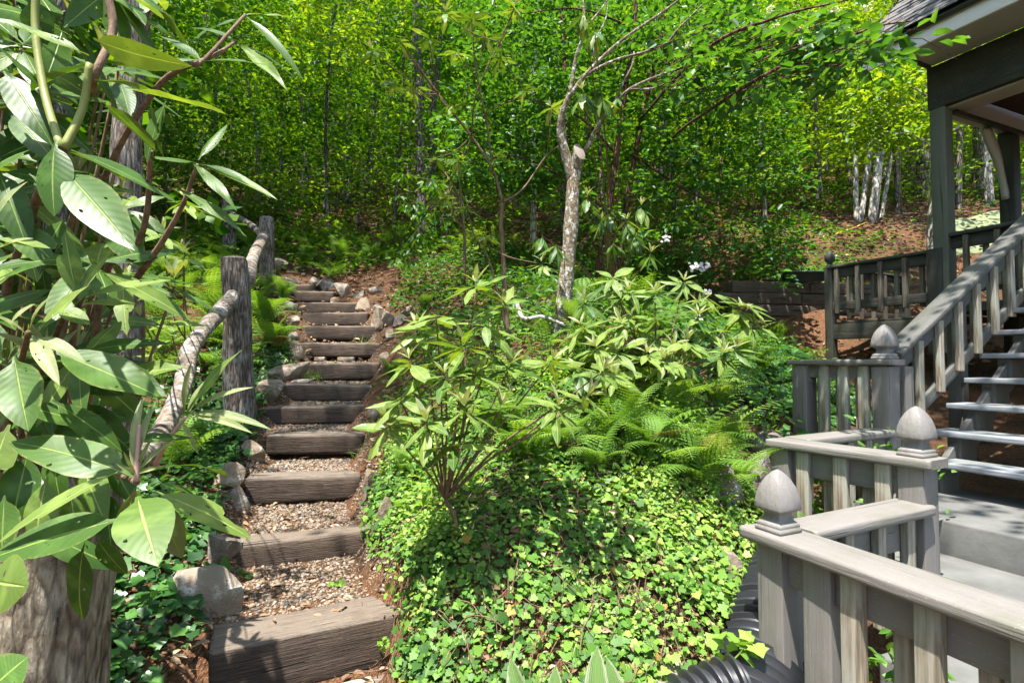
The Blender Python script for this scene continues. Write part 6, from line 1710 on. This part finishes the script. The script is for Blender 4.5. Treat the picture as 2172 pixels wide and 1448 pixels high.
# white blossoms
for (px, py, D, lb_) in ((1483, 565, 4.4, "white rhododendron blossom cluster right of the broad clump"), (1412, 506, 4.9, "small white blossom cluster higher up, left of the bigger one"), (1500, 622, 4.4, "few white blossoms below the bigger cluster")):
    c = np.array(at(px, py, D)); nb = 40 if py == 565 else 14
    cc = c + np.clip(rng.normal(0, 1, (nb, 3)), -1.4, 1.4) * ((.045, .03, .022) if nb > 20 else (.02, .02, .015))
    pos = np.repeat(cc, 5, 0); a_ = np.tile(np.arange(5) * 1.2566, nb) + np.repeat(rng.uniform(0, 6, nb), 5)
    d = np.stack([np.cos(a_), np.sin(a_) * .5 - .3, np.sin(a_) * .8], -1); u = np.tile([0, -.9, .5], (len(pos), 1)) + rng.normal(0, .2, (len(pos), 3))
    tag(link("blossom_cluster", leaf_mesh("blossom_cluster", pos, d, u, .015, .8, M['bloom'], 'leaf')), lb_, "blossom", "white blossoms", None)
# hosta at the bottom edge
def hosta_mat():
    m, nt, out = mat_new("hosta_leaf")
    uvn = N(nt, "ShaderNodeTexCoord").outputs["UV"]; sx = N(nt, "ShaderNodeSeparateXYZ"); nt.links.new(uvn, sx.inputs[0])
    ac = math_n(nt, 'ABSOLUTE', math_n(nt, 'SUBTRACT', sx.outputs[1], 0.5))
    f = math_n(nt, 'ADD', ac, math_n(nt, 'MULTIPLY', math_n(nt, 'SUBTRACT', noise(nt, mapping(nt, uvn, (9, 3, 1)), 1.0, 3), .5), .22))
    c = ramp(nt, f, [(.30, (.20, .33, .10)), (.42, (.48, .52, .33))])
    p = principled(nt, None, c, .45, bump(nt, math_n(nt, 'SINE', math_n(nt, 'MULTIPLY', sx.outputs[1], 70.0)), .002, .5), .35)
    t = N(nt, "ShaderNodeBsdfTranslucent"); nt.links.new(c, t.inputs[0]); mx = N(nt, "ShaderNodeMixShader"); mx.inputs[0].default_value = .3
    nt.links.new(p.outputs[0], mx.inputs[1]); nt.links.new(t.outputs[0], mx.inputs[2]); nt.links.new(mx.outputs[0], out.inputs[0])
    return m
M['hosta'] = hosta_mat()
hb = at(1190, 1500, 2.05)
hb.z = hz(hb.x, hb.y)
ho = thing("hosta_plant", "hosta with cream edged leaves poking in at the bottom edge", "plant", hb)
hm = leaf_proto("leaf", 'hosta', .5, .2, .35, sharp=1.15, pet=.2)
for bx, by, tx, ty, wp in ((1130, 1560, 1080, 1415, 44), (1270, 1580, 1262, 1392, 52), (1320, 1560, 1300, 1412, 40), (1190, 1600, 1172, 1432, 44)):
    p0, p1 = at(bx, by, 2.02), at(tx, ty, 1.98); L = (p1 - p0).length
    m = frame_matrix(p1 - p0, (random.uniform(-.3, .3), -.9, .4), p0) @ Matrix.Diagonal((L, wp * 2.0 / F / .5, L, 1)); link("leaf", hm, ho, m)
# plants in pot and planter
def bushy(parent, c, n, sp, L, mat, nm="leaves"):
    pos = np.array(c) + rng.normal(0, 1, (n, 3)) * sp
    d = rng.normal(0, 1, (n, 3)) + (0, 0, .3); u = rng.normal(0, .5, (n, 3)) + (0, 0, 1)
    link(nm, leaf_mesh(nm, pos, d, u, rng.uniform(.6, 1.3, n) * L, .5, M[mat], 'leaf'), parent)
bushy(pt, ppos + Vector((.05, 0, .30)), 90, (.07, .07, .06), .06, 'weed')
bushy(pl, pc + Vector((0, 0, .16)), 60, (.2, .05, .03), .06, 'weed')
py_ = thing("potted_shrub", "leafy green shrub growing behind the balusters of the middle railing", "shrub", uv(3.6, 2.2, -1.11))
mb = MB()
cc = at(1880, 1005, 3.5)
for k in range(8):
    e = np.array(cc) + rng.normal(0, .12, 3); mb.tube(spline([np.array(uv(3.55, 2.2, -1.11)), (e + np.array(cc)) / 2 - (0, 0, .12), e], 7), np.linspace(.006, .002, 7), 5)
link("stem", mb.mesh("stem", M['twig'], True), py_)
bushy(py_, cc, 150, (.13, .10, .10), .055, 'weed', "leaves")
# orange ribbon on a stem and a yellow rope
rb = gp(1528, 520); mb = MB(); mb.tube(spline([np.array(rb), np.array(at(1524, 440, rb.y)), np.array(at(1530, 330, rb.y))], 10), np.linspace(.025, .015, 10), 8)
rbt = thing("marked_sapling", "thin sapling tied with an orange marking ribbon", "sapling", rb)
link("stem", mb.mesh("stem", M['bark_red'], True), rbt)
mb = MB(); q = np.array(at(1526, 470, rb.y - .04)); mb.tube(spline([q + (0, 0, .12), q + (.02, -.02, 0), q + (-.01, -.01, -.16)], 8), [.028, .03, .024, .02, .02, .018, .014, .01], 6)
link("ribbon", mb.mesh("ribbon", M['orange'], True), rbt)
mb = MB(); r0_, r1_ = at(1772, 492, 11.0), at(1858, 462, 11.6); r0_.z = hz(r0_.x, r0_.y) + .05
mb.tube(spline([np.array(r0_), (np.array(r0_) + np.array(r1_)) / 2 - (0, 0, .02), np.array(r1_)], 10), .012, 6)
tag(link("rope", mb.mesh("rope", M['yellow'], True)), "yellow rope stretched low over the leaf strewn slope", "rope")
